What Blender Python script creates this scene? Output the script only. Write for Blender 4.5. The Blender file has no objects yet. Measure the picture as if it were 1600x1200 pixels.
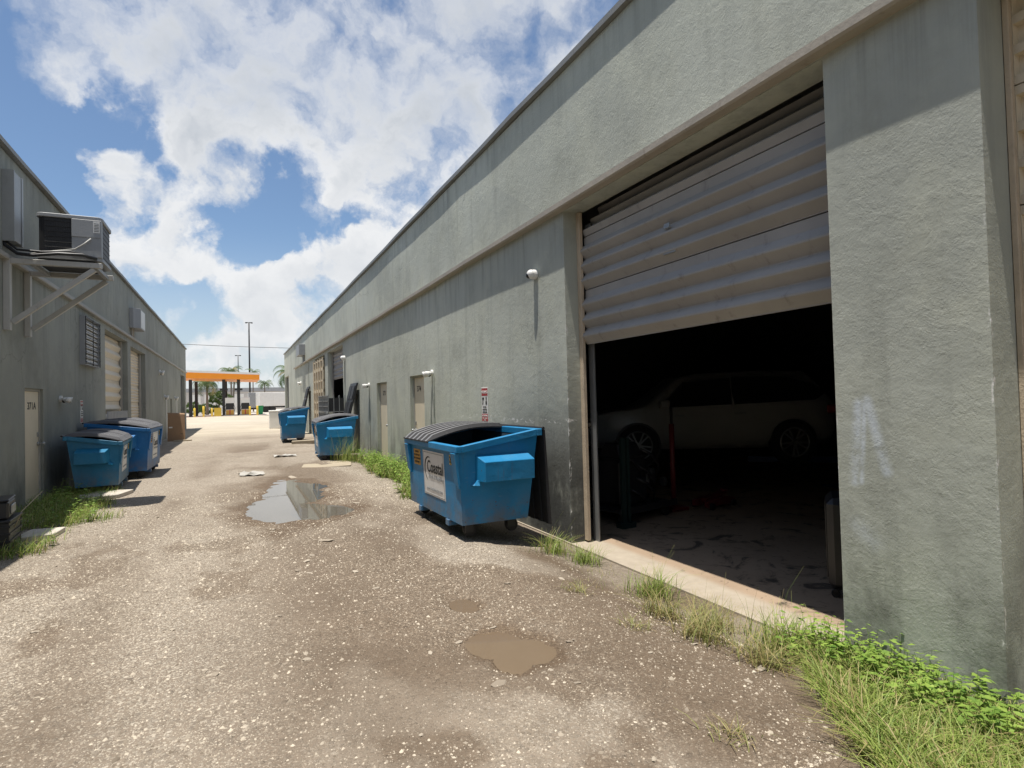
import bpy, bmesh, math, random
import numpy as np
from mathutils import Vector, Matrix
R_ = math.radians
random.seed(7); RNG = np.random.default_rng(11)
S = bpy.context.scene
COL = S.collection

# ------------------------------------------------------------------ camera
cam_d = bpy.data.cameras.new('camera'); cam = bpy.data.objects.new('camera', cam_d); COL.objects.link(cam)
M3 = ((0.90126, -0.01344, 0.43308), (-0.43251, 0.03204, 0.90106), (-0.02598, -0.9994, 0.02306))  # columns: right, down, forward
cm = Matrix(((M3[0][0], -M3[0][1], -M3[0][2], 0), (M3[1][0], -M3[1][1], -M3[1][2], 0), (M3[2][0], -M3[2][1], -M3[2][2], 1.6), (0, 0, 0, 1)))
cam.matrix_world = cm
cam_d.sensor_width = 36; cam_d.lens = 20.25; cam_d.clip_start = 0.05; cam_d.clip_end = 5000
S.camera = cam

# ------------------------------------------------------------------ light
SUN_DX, SUN_DY = 0.160, 0.050
SUN_STRENGTH = 5.0
SKY_STRENGTH = 0.10
sd = bpy.data.lights.new('sun', 'SUN'); sd.energy = SUN_STRENGTH; sd.angle = R_(0.53); sd.color = (1.0, 0.95, 0.87)
sun = bpy.data.objects.new('sun', sd); COL.objects.link(sun)
sun.rotation_euler = Vector((SUN_DX, SUN_DY, -1)).to_track_quat('-Z', 'Y').to_euler()
S.view_settings.view_transform = 'Standard'; S.view_settings.look = 'None'
S.view_settings.exposure = 0.40; S.view_settings.gamma = 1.0; S.view_settings.use_curve_mapping = False
S.cycles.max_bounces = 8; S.cycles.diffuse_bounces = 4; S.cycles.sample_clamp_indirect = 6

W = bpy.data.worlds.new('World'); S.world = W; W.use_nodes = True
def sky_world():
    nt = W.node_tree; N = nt.nodes; L = nt.links; N.clear()
    out = N.new('ShaderNodeOutputWorld'); bg = N.new('ShaderNodeBackground'); bg.inputs[1].default_value = SKY_STRENGTH
    L.new(bg.outputs[0], out.inputs[0])
    sky = N.new('ShaderNodeTexSky'); sky.sky_type = 'NISHITA'; sky.sun_disc = False
    h = math.hypot(SUN_DX, SUN_DY)
    sky.sun_elevation = math.atan2(1, h); sky.sun_rotation = math.atan2(-SUN_DX, -SUN_DY)
    sky.air_density = 1.0; sky.dust_density = 0.6; sky.ozone_density = 1.5
    tc = N.new('ShaderNodeTexCoord'); D = tc.outputs['Generated']
    def mth(op, a, b=None, c=None, clamp=False):
        n = N.new('ShaderNodeMath'); n.operation = op; n.use_clamp = clamp
        for i, v in enumerate((a, b, c)):
            if v is None: continue
            if isinstance(v, (int, float)): n.inputs[i].default_value = v
            else: L.new(v, n.inputs[i])
        return n.outputs[0]
    def sstep(v, a, b):
        n = N.new('ShaderNodeMapRange'); n.interpolation_type = 'SMOOTHSTEP'; L.new(v, n.inputs[0])
        n.inputs[1].default_value = a; n.inputs[2].default_value = b; return n.outputs[0]
    def mixc(f, a, b):
        n = N.new('ShaderNodeMix'); n.data_type = 'RGBA'
        if isinstance(f, (int, float)): n.inputs[0].default_value = f
        else: L.new(f, n.inputs[0])
        for i, v in ((6, a), (7, b)):
            if isinstance(v, tuple): n.inputs[i].default_value = (*v, 1)
            else: L.new(v, n.inputs[i])
        return n.outputs[2]
    sep = N.new('ShaderNodeSeparateXYZ'); L.new(D, sep.inputs[0]); dx, dy, dz = sep.outputs
    def noise(vec, sc, det=8, rough=.55, dist=0.0):
        n = N.new('ShaderNodeTexNoise'); n.inputs['Scale'].default_value = sc; n.inputs['Detail'].default_value = det
        n.inputs['Roughness'].default_value = rough; n.inputs['Distortion'].default_value = dist; L.new(vec, n.inputs['Vector']); return n
    # slight domain warp so cloud outlines billow
    wn = noise(D, 7.0, 6, .6)
    sub = N.new('ShaderNodeVectorMath'); sub.operation = 'SUBTRACT'; L.new(wn.outputs['Color'], sub.inputs[0]); sub.inputs[1].default_value = (.5, .5, .5)
    scl = N.new('ShaderNodeVectorMath'); scl.operation = 'SCALE'; L.new(sub.outputs[0], scl.inputs[0]); scl.inputs['Scale'].default_value = .16
    add = N.new('ShaderNodeVectorMath'); add.operation = 'ADD'; L.new(D, add.inputs[0]); L.new(scl.outputs[0], add.inputs[1]); DW = add.outputs[0]
    blobs = [(-.214,.882,.419,2.2,.45),(-.181,.879,.441,1.8,.35),(-.007,.862,.508,11.3,.9),(-.152,.864,.48,5.0,.65),(.244,.838,.489,12.8,1.),(.392,.74,.547,10.6,.9),(.178,.901,.396,8.6,.7),(.318,.885,.339,9.6,.8),(.244,.932,.27,4.8,.9),(.186,.96,.208,5.4,.95),(.097,.976,.195,4.8,.95),(.059,.983,.173,3.3,.8),(.127,.981,.145,5.3,.6),(-.027,.934,.356,4.2,1.0),(-.05,.915,.4,3.3,.6),(-.163,.922,.352,2.1,.6),(-.19,.917,.35,1.8,.5),(-.137,.939,.314,3.0,.9),(-.17,.93,.325,2.0,.8),(-.071,.968,.239,4.4,.9),(-.039,.98,.196,3.,.9),(-.126,.962,.242,3.7,.8),(-.154,.95,.271,2.6,.6),(.078,.957,.28,2.0,.7),(.082,.952,.295,1.4,.5),(-.003,.948,.317,2.5,.55),(.03,.998,.057,5.,.45),(-.033,.997,.072,3.1,.5),(.003,.996,.087,4.3,.35),(-.225,.923,.313,3.1,-.9),(-.173,.903,.393,1.8,-.8),(-.243,.896,.372,2.2,-.8),(-.133,.914,.384,1.2,-.5),(-.109,.954,.278,1.,-.45),(-.092,.939,.33,1.1,-.5),(.032,.955,.295,2.9,-.9),(.125,.948,.293,4.,-.9),(.086,.935,.345,3.3,-.8),(-.012,.962,.272,1.8,-.6),(.005,.974,.228,2.6,-.8),(-.057,.989,.139,3.,-.5),(-.098,.984,.146,2.4,-.5),(.059,.969,.241,1.9,-.7),(.164,.944,.286,2.3,-.9),(-.241,.936,.257,2.3,-.8),(-.205,.905,.372,2.6,-.9),(-.145,.897,.418,2.0,-.7),(-.115,.925,.362,1.2,-.5),(-.20,.945,.26,2.2,-.7)]
    pos = neg = None
    for x, y, z, r, w in blobs:
        dp = N.new('ShaderNodeVectorMath'); dp.operation = 'DISTANCE'; L.new(DW, dp.inputs[0]); dp.inputs[1].default_value = (x, y, z)
        m = N.new('ShaderNodeMapRange'); m.interpolation_type = 'SMOOTHSTEP'; L.new(dp.outputs['Value'], m.inputs[0])
        m.inputs[1].default_value = 0; m.inputs[2].default_value = R_(r) * 1.45; m.inputs[3].default_value = w; m.inputs[4].default_value = 0
        if w > 0: pos = m.outputs[0] if pos is None else mth('ADD', pos, m.outputs[0])
        else: neg = m.outputs[0] if neg is None else mth('ADD', neg, m.outputs[0])
    # general broken cloud everywhere else
    gen = sstep(noise(D, 2.6, 3, .5).outputs[0], .40, .60)
    front = sstep(dy, .80, .68)   # the mapped cloud bank lies in the north; the rest of the sky is free noise
    lay = mth('ADD', mth('MINIMUM', pos, 1.0), mth('MAXIMUM', neg, -1.1))
    lay = mth('MAXIMUM', lay, mth('MULTIPLY', mth('MULTIPLY', gen, front), .9))
    def density(vec):
        a = noise(vec, 6.8, 8, .52).outputs[0]; b = noise(vec, 20, 6, .55).outputs[0]
        d = mth('ADD', mth('MULTIPLY', mth('SUBTRACT', a, .5), 2.5), mth('MULTIPLY', mth('SUBTRACT', b, .5), .75))
        return mth('ADD', mth('SUBTRACT', mth('MULTIPLY', lay, .70), .19), d)
    dens = density(DW)
    up = N.new('ShaderNodeVectorMath'); up.operation = 'ADD'; L.new(DW, up.inputs[0]); up.inputs[1].default_value = (-.004, -.006, .030)
    densu = density(up.outputs[0])
    cover = sstep(mth('MULTIPLY', dens, mth('SUBTRACT', 1.25, mth('MULTIPLY', sstep(dz, .26, .48), .60))), -.10, .56)
    thick = sstep(dens, .30, .95)
    relief = sstep(mth('SUBTRACT', dens, densu), -.38, .34)      # sun from above: tops bright, bellies grey
    high = sstep(dz, .22, .50)
    grey = mth('MULTIPLY', mth('ADD', mth('MULTIPLY', thick, mth('ADD', mth('MULTIPLY', high, .65), .30)), mth('MULTIPLY', mth('SUBTRACT', 1.0, relief), .35)), 1.0, clamp=True)
    ccol = mixc(grey, (6.9, 6.95, 7.0), (4.1, 4.4, 4.8))
    gam = N.new('ShaderNodeMix'); gam.data_type = 'RGBA'; gam.blend_type = 'MULTIPLY'; gam.inputs[0].default_value = 1
    L.new(sky.outputs[0], gam.inputs[6]); gam.inputs[7].default_value = (.88, .94, .98, 1)
    haze = mth('SUBTRACT', 1.0, sstep(dz, .02, .28))
    base = mixc(mth('MULTIPLY', haze, .66), gam.outputs[2], (4.9, 5.5, 6.0))
    final = mixc(mth('MULTIPLY', cover, .97), base, ccol)
    below = sstep(dz, -.06, -.01)
    final = mixc(below, (1.8, 1.7, 1.5), final)
    L.new(final, bg.inputs[0])
sky_world()

# ------------------------------------------------------------------ helpers
class MB:
    def __init__(s): s.v = []; s.f = []; s.mi = []
    def add(s, vs, fs, m=0):
        o = len(s.v); s.v += [tuple(v) for v in vs]; s.f += [tuple(i + o for i in f) for f in fs]; s.mi += [m] * len(fs); return s
    def hexa(s, p, m=0):   # p: 4 bottom ccw + 4 top ccw
        return s.add(p, [(3, 2, 1, 0), (4, 5, 6, 7), (0, 1, 5, 4), (1, 2, 6, 5), (2, 3, 7, 6), (3, 0, 4, 7)], m)
    def box(s, x0, x1, y0, y1, z0, z1, m=0):
        return s.hexa([(x0, y0, z0), (x1, y0, z0), (x1, y1, z0), (x0, y1, z0), (x0, y0, z1), (x1, y0, z1), (x1, y1, z1), (x0, y1, z1)], m)
    def quad(s, a, b, c, d, m=0): return s.add([a, b, c, d], [(0, 1, 2, 3)], m)
    def prism(s, poly, axis, a, b, m=0):
        n = len(poly)
        def P(u, v, t): return {'x': (t, u, v), 'y': (u, t, v), 'z': (u, v, t)}[axis]
        vs = [P(u, v, a) for u, v in poly] + [P(u, v, b) for u, v in poly]
        return s.add(vs, [tuple(range(n))[::-1], tuple(range(n, 2 * n))] + [(i, (i + 1) % n, n + (i + 1) % n, n + i) for i in range(n)], m)
    def wavy(s, poly, y0, y1, seg=1.6, amp=.008, seed=0, m=0):
        # a long run along y whose line wanders a little, as old trim does
        n = max(2, int((y1 - y0) / seg)); k = len(poly); rr = random.Random(seed); vs = []
        for i in range(n + 1):
            dx, dz = rr.uniform(-amp, amp) * .5, rr.uniform(-amp, amp)
            vs += [(u + dx * (abs(u) > 0), y0 + (y1 - y0) * i / n, v + dz) for u, v in poly]
        fs = [(i * k + j, i * k + (j + 1) % k, (i + 1) * k + (j + 1) % k, (i + 1) * k + j) for i in range(n) for j in range(k)]
        return s.add(vs, fs + [tuple(range(k))[::-1], tuple(n * k + j for j in range(k))], m)
    def bar(s, a, b, w, h, m=0):
        a = Vector(a); b = Vector(b); d = (b - a).normalized()
        up = Vector((0, 0, 1)) if abs(d.z) < .95 else Vector((1, 0, 0))
        sx = d.cross(up).normalized(); sz = sx.cross(d)
        c = [(-w / 2, -h / 2), (w / 2, -h / 2), (w / 2, h / 2), (-w / 2, h / 2)]
        return s.hexa([a + sx * u + sz * v for u, v in c] + [b + sx * u + sz * v for u, v in c], m)
    def tube(s, pts, r, n=8, m=0, caps=True):
        pts = [Vector(p) for p in pts]; k = len(pts); rs = r if isinstance(r, (list, tuple)) else [r] * k
        vs = []; ref = None
        for i, p in enumerate(pts):
            d = (pts[min(i + 1, k - 1)] - pts[max(i - 1, 0)]).normalized()
            if ref is None: ref = Vector((0, 0, 1)) if abs(d.z) < .9 else Vector((1, 0, 0))
            u = d.cross(ref).normalized(); v = u.cross(d); ref = v if abs(v.dot(d)) < .9 else ref
            for j in range(n):
                a = 2 * math.pi * j / n; vs.append(p + u * (math.cos(a) * rs[i]) + v * (math.sin(a) * rs[i]))
        fs = [(i * n + j, i * n + (j + 1) % n, (i + 1) * n + (j + 1) % n, (i + 1) * n + j) for i in range(k - 1) for j in range(n)]
        if caps: fs += [tuple(range(n))[::-1], tuple((k - 1) * n + j for j in range(n))]
        return s.add(vs, fs, m)
    def disc(s, c, axis, r, w, n=16, m=0):
        a = Vector({'x': (1, 0, 0), 'y': (0, 1, 0), 'z': (0, 0, 1)}[axis]) * (w / 2); c = Vector(c)
        return s.tube([c - a, c + a], r, n, m)
    def sphere(s, c, r, n=10, k=6, m=0, sq=(1, 1, 1)):
        vs = []; c = Vector(c)
        for i in range(k + 1):
            t = math.pi * i / k
            for j in range(n):
                a = 2 * math.pi * j / n
                vs.append(c + Vector((math.sin(t) * math.cos(a) * r * sq[0], math.sin(t) * math.sin(a) * r * sq[1], math.cos(t) * r * sq[2])))
        return s.add(vs, [(i * n + j, (i + 1) * n + j, (i + 1) * n + (j + 1) % n, i * n + (j + 1) % n) for i in range(k) for j in range(n)], m)
    def mesh(s, name, mats, bevel=0, smooth=False):
        me = bpy.data.meshes.new(name); me.from_pydata(s.v, [], s.f)
        for m in (mats if isinstance(mats, (list, tuple)) else [mats]): me.materials.append(m)
        me.polygons.foreach_set('material_index', s.mi)
        bm = bmesh.new(); bm.from_mesh(me)
        bmesh.ops.remove_doubles(bm, verts=bm.verts, dist=1e-5)
        bmesh.ops.recalc_face_normals(bm, faces=bm.faces)
        if bevel:
            es = [e for e in bm.edges if len(e.link_faces) == 2 and e.calc_face_angle(0) > .5]
            bmesh.ops.bevel(bm, geom=es, offset=bevel, segments=1, affect='EDGES', profile=.5, clamp_overlap=True)
        bm.to_mesh(me); bm.free()
        if smooth: me.polygons.foreach_set('use_smooth', [True] * len(me.polygons))
        return me
    def build_each(s, name, mats, parent=None, bevel=0, smooth=False, nf=6):
        # one object per separate piece (pieces of nf faces each)
        out = []
        for k in range(0, len(s.f), nf):
            m = MB(); fs = s.f[k:k + nf]; ids = sorted({i for f in fs for i in f}); mp = {i: j for j, i in enumerate(ids)}
            m.add([s.v[i] for i in ids], [tuple(mp[i] for i in f) for f in fs]); out.append(m.build(name, mats, parent, bevel, smooth))
        return out
    def build(s, name, mats, parent=None, bevel=0, smooth=False, label=None):
        o = bpy.data.objects.new(name, s.mesh(name, mats, bevel, smooth)); COL.objects.link(o)
        if parent: o.parent = parent
        if label: o['label'] = label
        return o

def thing(name, label, cat, loc=(0, 0, 0), rz=0, group=None):
    o = bpy.data.objects.new(name, None); COL.objects.link(o); o.empty_display_size = .2
    o.location = loc; o.rotation_euler = (0, 0, rz); o['label'] = label; o['category'] = cat
    if group: o['group'] = group
    return o
def tag(o, label, cat, group=None):
    o['label'] = label; o['category'] = cat
    if group: o['group'] = group
    return o
def copy_tree(o, parent=None):
    c = o.copy(); COL.objects.link(c)
    if parent: c.parent = parent
    for ch in list(o.children): copy_tree(ch, c)
    return c
def raw_mesh(name, V, F, mat, kind=None, attrs=None, smooth=False):
    me = bpy.data.meshes.new(name); me.from_pydata(V, [], F) if isinstance(V, list) else None
    if not isinstance(V, list):
        nv, (nf, k) = len(V), F.shape
        me.vertices.add(nv); me.vertices.foreach_set('co', np.ascontiguousarray(V, np.float32).ravel())
        me.loops.add(nf * k); me.loops.foreach_set('vertex_index', np.ascontiguousarray(F, np.int32).ravel())
        me.polygons.add(nf); me.polygons.foreach_set('loop_start', np.arange(0, nf * k, k, dtype=np.int32))
        me.update(calc_edges=True)
    for nm, a in (attrs or {}).items():
        at = me.attributes.new(nm, 'FLOAT', 'POINT'); at.data.foreach_set('value', np.ascontiguousarray(a, np.float32))
    if smooth: me.polygons.foreach_set('use_smooth', np.ones(len(me.polygons), bool))
    me.materials.append(mat)
    o = bpy.data.objects.new(name, me); COL.objects.link(o)
    if kind: o['kind'] = kind
    return o
def text(name, body, size, mat, parent, basis, loc, align='CENTER', bold=0.0, squeeze=1.0, label=None):
    cu = bpy.data.curves.new(name, 'FONT'); cu.body = body; cu.size = size; cu.align_x = align; cu.align_y = 'CENTER'
    cu.extrude = .0006; cu.offset = bold; cu.resolution_u = 3
    t = bpy.data.objects.new(name, cu); COL.objects.link(t)
    me = bpy.data.meshes.new_from_object(t.evaluated_get(bpy.context.evaluated_depsgraph_get()))
    bpy.data.objects.remove(t); bpy.data.curves.remove(cu)
    me.materials.clear(); me.materials.append(mat)
    bx, by = Vector(basis[0]) * squeeze, Vector(basis[1]); bz = Vector(basis[0]).cross(by)
    me.transform(Matrix(((bx.x, by.x, bz.x, loc[0]), (bx.y, by.y, bz.y, loc[1]), (bx.z, by.z, bz.z, loc[2]), (0, 0, 0, 1))))
    o = bpy.data.objects.new(name, me); COL.objects.link(o); o.parent = parent
    return o
FACE_W = ((0, -1, 0), (0, 0, 1))   # read from -x side (right wall)
FACE_E = ((0, 1, 0), (0, 0, 1))    # read from +x side (left wall)

# value noise
def vnoise(x, y, seed=0):
    xi = np.floor(x).astype(np.int64); yi = np.floor(y).astype(np.int64); fx = x - xi; fy = y - yi
    def h(a, b):
        n = (a * 374761393 + b * 668265263 + seed * 1442695041) & 0xffffffff
        n = ((n ^ (n >> 13)) * 1274126177) & 0xffffffff
        return ((n ^ (n >> 16)) & 0xffff) / 65535.0
    u = fx * fx * (3 - 2 * fx); v = fy * fy * (3 - 2 * fy)
    return (h(xi, yi) * (1 - u) + h(xi + 1, yi) * u) * (1 - v) + (h(xi, yi + 1) * (1 - u) + h(xi + 1, yi + 1) * u) * v
def fbm(x, y, o=4, seed=0):
    s = 0; a = .5; t = 0
    for i in range(o): s = s + a * vnoise(x * 2 ** i, y * 2 ** i, seed + i); t += a; a *= .5
    return s / t
def ss(x, a, b):
    t = np.clip((x - a) / (b - a), 0, 1); return t * t * (3 - 2 * t)

# ------------------------------------------------------------------ materials
class NT:
    def __init__(s, name):
        s.m = bpy.data.materials.new(name); s.m.use_nodes = True; s.t = s.m.node_tree; s.N = s.t.nodes; s.L = s.t.links
        s.b = s.N['Principled BSDF']
    def put(s, sock, v):
        if v is None: return
        if isinstance(v, (int, float)): sock.default_value = v
        elif isinstance(v, tuple): sock.default_value = v if len(v) != 3 or sock.type != 'RGBA' else (*v, 1)
        else: s.L.new(v, sock)
    def pos(s): return s.N.new('ShaderNodeNewGeometry').outputs['Position']
    def obj(s): return s.N.new('ShaderNodeTexCoord').outputs['Object']
    def rnd(s): return s.N.new('ShaderNodeObjectInfo').outputs['Random']
    def attr(s, n):
        a = s.N.new('ShaderNodeAttribute'); a.attribute_name = n; return a.outputs['Fac']
    def map(s, v, sc=(1, 1, 1), loc=(0, 0, 0), rot=(0, 0, 0)):
        n = s.N.new('ShaderNodeMapping'); s.L.new(v, n.inputs[0]); n.inputs['Scale'].default_value = sc; n.inputs['Location'].default_value = loc; n.inputs['Rotation'].default_value = rot; return n.outputs[0]
    def noise(s, v, sc, det=4, ro=.55, dist=0, col=False):
        n = s.N.new('ShaderNodeTexNoise'); s.L.new(v, n.inputs['Vector']); n.inputs['Scale'].default_value = sc; n.inputs['Detail'].default_value = det
        n.inputs['Roughness'].default_value = ro; n.inputs['Distortion'].default_value = dist; return n.outputs[1 if col else 0]
    def vor(s, v, sc, feat='F1', out='Distance', rnd=1.0):
        n = s.N.new('ShaderNodeTexVoronoi'); n.feature = feat; s.L.new(v, n.inputs['Vector']); n.inputs['Scale'].default_value = sc; n.inputs['Randomness'].default_value = rnd; return n.outputs[out]
    def math(s, op, a, b=None, c=None, clamp=False):
        n = s.N.new('ShaderNodeMath'); n.operation = op; n.use_clamp = clamp
        for i, v in enumerate((a, b, c)): s.put(n.inputs[i], v)
        return n.outputs[0]
    def ss(s, v, a, b, lo=0., hi=1.):
        n = s.N.new('ShaderNodeMapRange'); n.interpolation_type = 'SMOOTHSTEP'; s.put(n.inputs[0], v); n.inputs[1].default_value = a; n.inputs[2].default_value = b; n.inputs[3].default_value = lo; n.inputs[4].default_value = hi; return n.outputs[0]
    def mix(s, f, a, b, blend='MIX'):
        n = s.N.new('ShaderNodeMix'); n.data_type = 'RGBA'; n.blend_type = blend; s.put(n.inputs[0], f); s.put(n.inputs[6], a); s.put(n.inputs[7], b); return n.outputs[2]
    def xyz(s, v):
        n = s.N.new('ShaderNodeSeparateXYZ'); s.L.new(v, n.inputs[0]); return n.outputs
    def comb(s, x, y, z):
        n = s.N.new('ShaderNodeCombineXYZ')
        for i, v in enumerate((x, y, z)): s.put(n.inputs[i], v)
        return n.outputs[0]
    def bump(s, h, st, dist, nrm=None):
        n = s.N.new('ShaderNodeBump'); n.inputs['Strength'].default_value = st; n.inputs['Distance'].default_value = dist; s.L.new(h, n.inputs['Height'])
        if nrm is not None: s.L.new(nrm, n.inputs['Normal'])
        return n.outputs[0]
    def out(s, col=None, rough=None, nrm=None, metal=None, spec=None, ior=None):
        s.put(s.b.inputs['Base Color'], col); s.put(s.b.inputs['Roughness'], rough); s.put(s.b.inputs['Metallic'], metal)
        s.put(s.b.inputs['Specular IOR Level'], spec); s.put(s.b.inputs['IOR'], ior)
        if nrm is not None: s.L.new(nrm, s.b.inputs['Normal'])
        return s.m

def paint(name, c, rough=.5, metal=0., var=.12, dirt=(.12, .10, .08), dirt_amt=.35, sc=3.0, bump=.15, spec=.5):
    n = NT(name); o = n.obj(); r = n.rnd()
    v = n.N.new('ShaderNodeVectorMath'); v.operation = 'ADD'; n.L.new(o, v.inputs[0]); n.L.new(n.comb(r, n.math('MULTIPLY', r, 7.3), 0.), v.inputs[1]); v = v.outputs[0]
    a = n.noise(v, sc, 6, .6); b = n.noise(n.map(v, (sc * 3, sc * 3, sc * .7)), 1.5, 6, .65)
    dark = tuple(k * (1 - var * 2) for k in c); lite = tuple(min(1, k * (1 + var)) for k in c)
    col = n.mix(a, dark, lite)
    col = n.mix(n.ss(b, .56, .80, 0, dirt_amt), col, dirt)
    rg = n.math('ADD', n.math('MULTIPLY', a, .2), rough - .1)
    nr = n.bump(n.noise(v, sc * 14, 4, .6), bump, .01)
    return n.out(col, rg, nr, metal, spec)
def plain(name, c, rough=.6, metal=0., spec=.5):
    n = NT(name); o = n.obj(); a = n.noise(o, 9, 4, .6)
    return n.out(n.mix(a, tuple(k * .8 for k in c), tuple(min(1, k * 1.15) for k in c)), rough, n.bump(n.noise(o, 60, 3), .08, .004), metal, spec)

def stucco(name, base, side):
    n = NT(name); p = n.pos(); x, y, z = n.xyz(p)
    big = n.noise(p, .35, 4, .5); mid = n.noise(p, 1.6, 6, .6); fine = n.noise(p, 26, 6, .65)
    streak = n.noise(n.map(p, (2.5, 2.5, .22)), 1.6, 6, .65)
    c0 = tuple(k * .80 for k in base); c1 = tuple(k * 1.10 for k in base)
    col = n.mix(n.ss(big, .3, .7), c0, c1)
    col = n.mix(n.ss(mid, .40, .72, 0, .45), col, (base[0] * 1.12, base[1] * 1.10, base[2] * 1.02))
    col = n.mix(n.ss(streak, .50, .76, 0, .50), col, tuple(k * .55 for k in base))
    # drip stains below the trim and the roof edge
    drip = n.ss(n.noise(n.map(p, (5, 5, .12)), 1.5, 5, .7), .46, .66)
    runs = n.math('MAXIMUM', n.math('MULTIPLY', n.ss(z, 3.0, 3.8), n.math('LESS_THAN', z, 3.85)), n.ss(z, 4.9, 5.5))
    col = n.mix(n.math('MULTIPLY', n.math('MULTIPLY', drip, runs), .42), col, tuple(k * .45 for k in base))
    # repainted rectangles
    pat = n.vor(n.map(p, (.25, .25, .5)), 1.0, 'F1', 'Color', 1.0)
    pr = n.xyz(pat)[0]
    col = n.mix(n.ss(pr, .80, .82, 0, .12), col, (base[0] * 1.25, base[1] * 1.22, base[2] * 1.12))
    # hairline cracks
    wv = n.N.new('ShaderNodeVectorMath'); wv.operation = 'ADD'; n.L.new(p, wv.inputs[0])
    ws = n.N.new('ShaderNodeVectorMath'); ws.operation = 'SCALE'; n.L.new(n.noise(p, 1.6, 6, .65, col=True), ws.inputs[0]); ws.inputs['Scale'].default_value = .9; n.L.new(ws.outputs[0], wv.inputs[1])
    crk = n.ss(n.vor(wv.outputs[0], .38, 'DISTANCE_TO_EDGE'), .0, .006, 1, 0)
    crk = n.math('MULTIPLY', crk, n.math('MULTIPLY', n.ss(n.noise(p, .5, 4), .50, .58), n.ss(y, 4., 7.)))
    col = n.mix(n.math('MULTIPLY', crk, .5), col, tuple(k * .3 for k in base))
    stain = n.ss(n.noise(n.map(p, (1.2, 1.2, 1.0)), .9, 7, .7), .50, .72, 0, .42)
    col = n.mix(stain, col, (base[0] * .56, base[1] * .55, base[2] * .52))
    # splash grime near the ground
    low = n.math('MULTIPLY', n.ss(z, -.2, 1.5, 1, 0), n.ss(n.noise(n.map(p, (1, 1, .5)), 2.4, 6, .65), .36, .68))
    col = n.mix(n.math('MULTIPLY', low, .75), col, (.085, .08, .072))
    if side == 'right':
        soot = n.math('MULTIPLY', n.ss(n.math('ABSOLUTE', n.math('SUBTRACT', y, 6.3)), .15, 2.3, 1, 0), n.ss(z, .2, 2.3, 1, 0))
        soot = n.math('MULTIPLY', soot, n.ss(n.noise(n.map(p, (1.5, 1.5, .7)), 2.2, 8, .7), .12, .50))
        col = n.mix(n.math('MULTIPLY', soot, .92), col, (.048, .048, .048))
        # scuff line where bins have hit the wall
        wob = n.math('ADD', z, n.math('MULTIPLY', n.noise(p, 1.2, 3), .16))
        line = n.math('MULTIPLY', n.ss(n.math('ABSOLUTE', n.math('SUBTRACT', wob, 1.37)), .008, .05, 1, 0), n.ss(n.noise(n.map(p, (1, 1.4, 3)), 6.5, 5, .7), .55, .60))
        line = n.math('MULTIPLY', line, n.math('MULTIPLY', n.ss(y, 5.7, 6.0), n.ss(y, 9.2, 10.2, 1, 0)))
        col = n.mix(line, col, (.75, .74, .70))
        scr = n.math('MULTIPLY', n.ss(n.noise(n.map(p, (1, 5, 1.1)), 5.5, 6, .75), .70, .74), n.math('MULTIPLY', n.ss(z, .1, 1.4, 1, 0), n.ss(y, 5.6, 9.5, 1, 0)))
        col = n.mix(n.math('MULTIPLY', scr, .55), col, (.55, .55, .52))
        # chipped arrises of the jambs
        ch = None
        for yj, w in ((5.98, .014), (2.54, .006), (1.645, .012)):
            d = n.ss(n.math('ABSOLUTE', n.math('SUBTRACT', y, yj)), w * .4, w * 1.6, 1, 0)
            d = n.math('MULTIPLY', d, n.ss(n.noise(n.map(p, (6, 6, 2.2), (yj, 0, 0)), 4, 5, .7), .56, .60))
            ch = d if ch is None else n.math('MAXIMUM', ch, d)
        ch = n.math('MULTIPLY', n.math('MULTIPLY', ch, n.ss(z, 1.6, 3.2, 1, 0)), n.ss(n.math('ADD', x, n.math('MULTIPLY', n.noise(p, 14, 4), .05)), 3.655, 3.670, 1, 0))
        col = n.mix(ch, col, (.72, .71, .68))
        # sprayed-over white marks on the near pillar
        sp = None
        for ya, za, yb, zb, wd in ((2.43, 1.0, 2.385, 1.50, .055), (2.33, 1.52, 2.22, 1.08, .055), (2.385, 1.0, 2.345, 1.5, .030), (2.42, .72, 2.32, .62, .10)):
            dy_, dz_ = yb - ya, zb - za; l2 = dy_ * dy_ + dz_ * dz_
            t = n.math('ADD', n.math('MULTIPLY', n.math('SUBTRACT', y, ya), dy_ / l2), n.math('MULTIPLY', n.math('SUBTRACT', z, za), dz_ / l2), clamp=True)
            ey = n.math('SUBTRACT', n.math('SUBTRACT', y, ya), n.math('MULTIPLY', t, dy_)); ez = n.math('SUBTRACT', n.math('SUBTRACT', z, za), n.math('MULTIPLY', t, dz_))
            d = n.math('SQRT', n.math('ADD', n.math('MULTIPLY', ey, ey), n.math('MULTIPLY', ez, ez)))
            g = n.ss(d, 0, wd, 1 if wd < .09 else .45, 0); sp = g if sp is None else n.math('MAXIMUM', sp, g)
        sp = n.math('MULTIPLY', sp, n.ss(n.noise(p, 9, 5, .7), .25, .6))
        col = n.mix(n.math('MULTIPLY', sp, .62), col, (.60, .66, .74))
    # relief: trowel waves, patches, grit, scratches
    tex = n.noise(n.map(p, (1, 1, 1), rot=(0.5, 0, 0)), 1.7, 4, .55, .3)
    grit = n.noise(p, 60, 4, .7)
    sand = n.noise(p, 190, 2, .6)
    lump = n.noise(p, 11, 4, .6, .3)
    nr = n.bump(tex, .30, .026)
    nr = n.bump(lump, .34, .010, nr)
    nr = n.bump(n.math('MULTIPLY', grit, n.ss(n.noise(p, 2.2, 5, .65), .30, .68, .15, 1.0)), .6, .005, nr)
    nr = n.bump(sand, .30, .0012, nr)
    nr = n.bump(n.ss(n.noise(p, 3.5, 6, .7, .5), .50, .56), .14, .005, nr)
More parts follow.
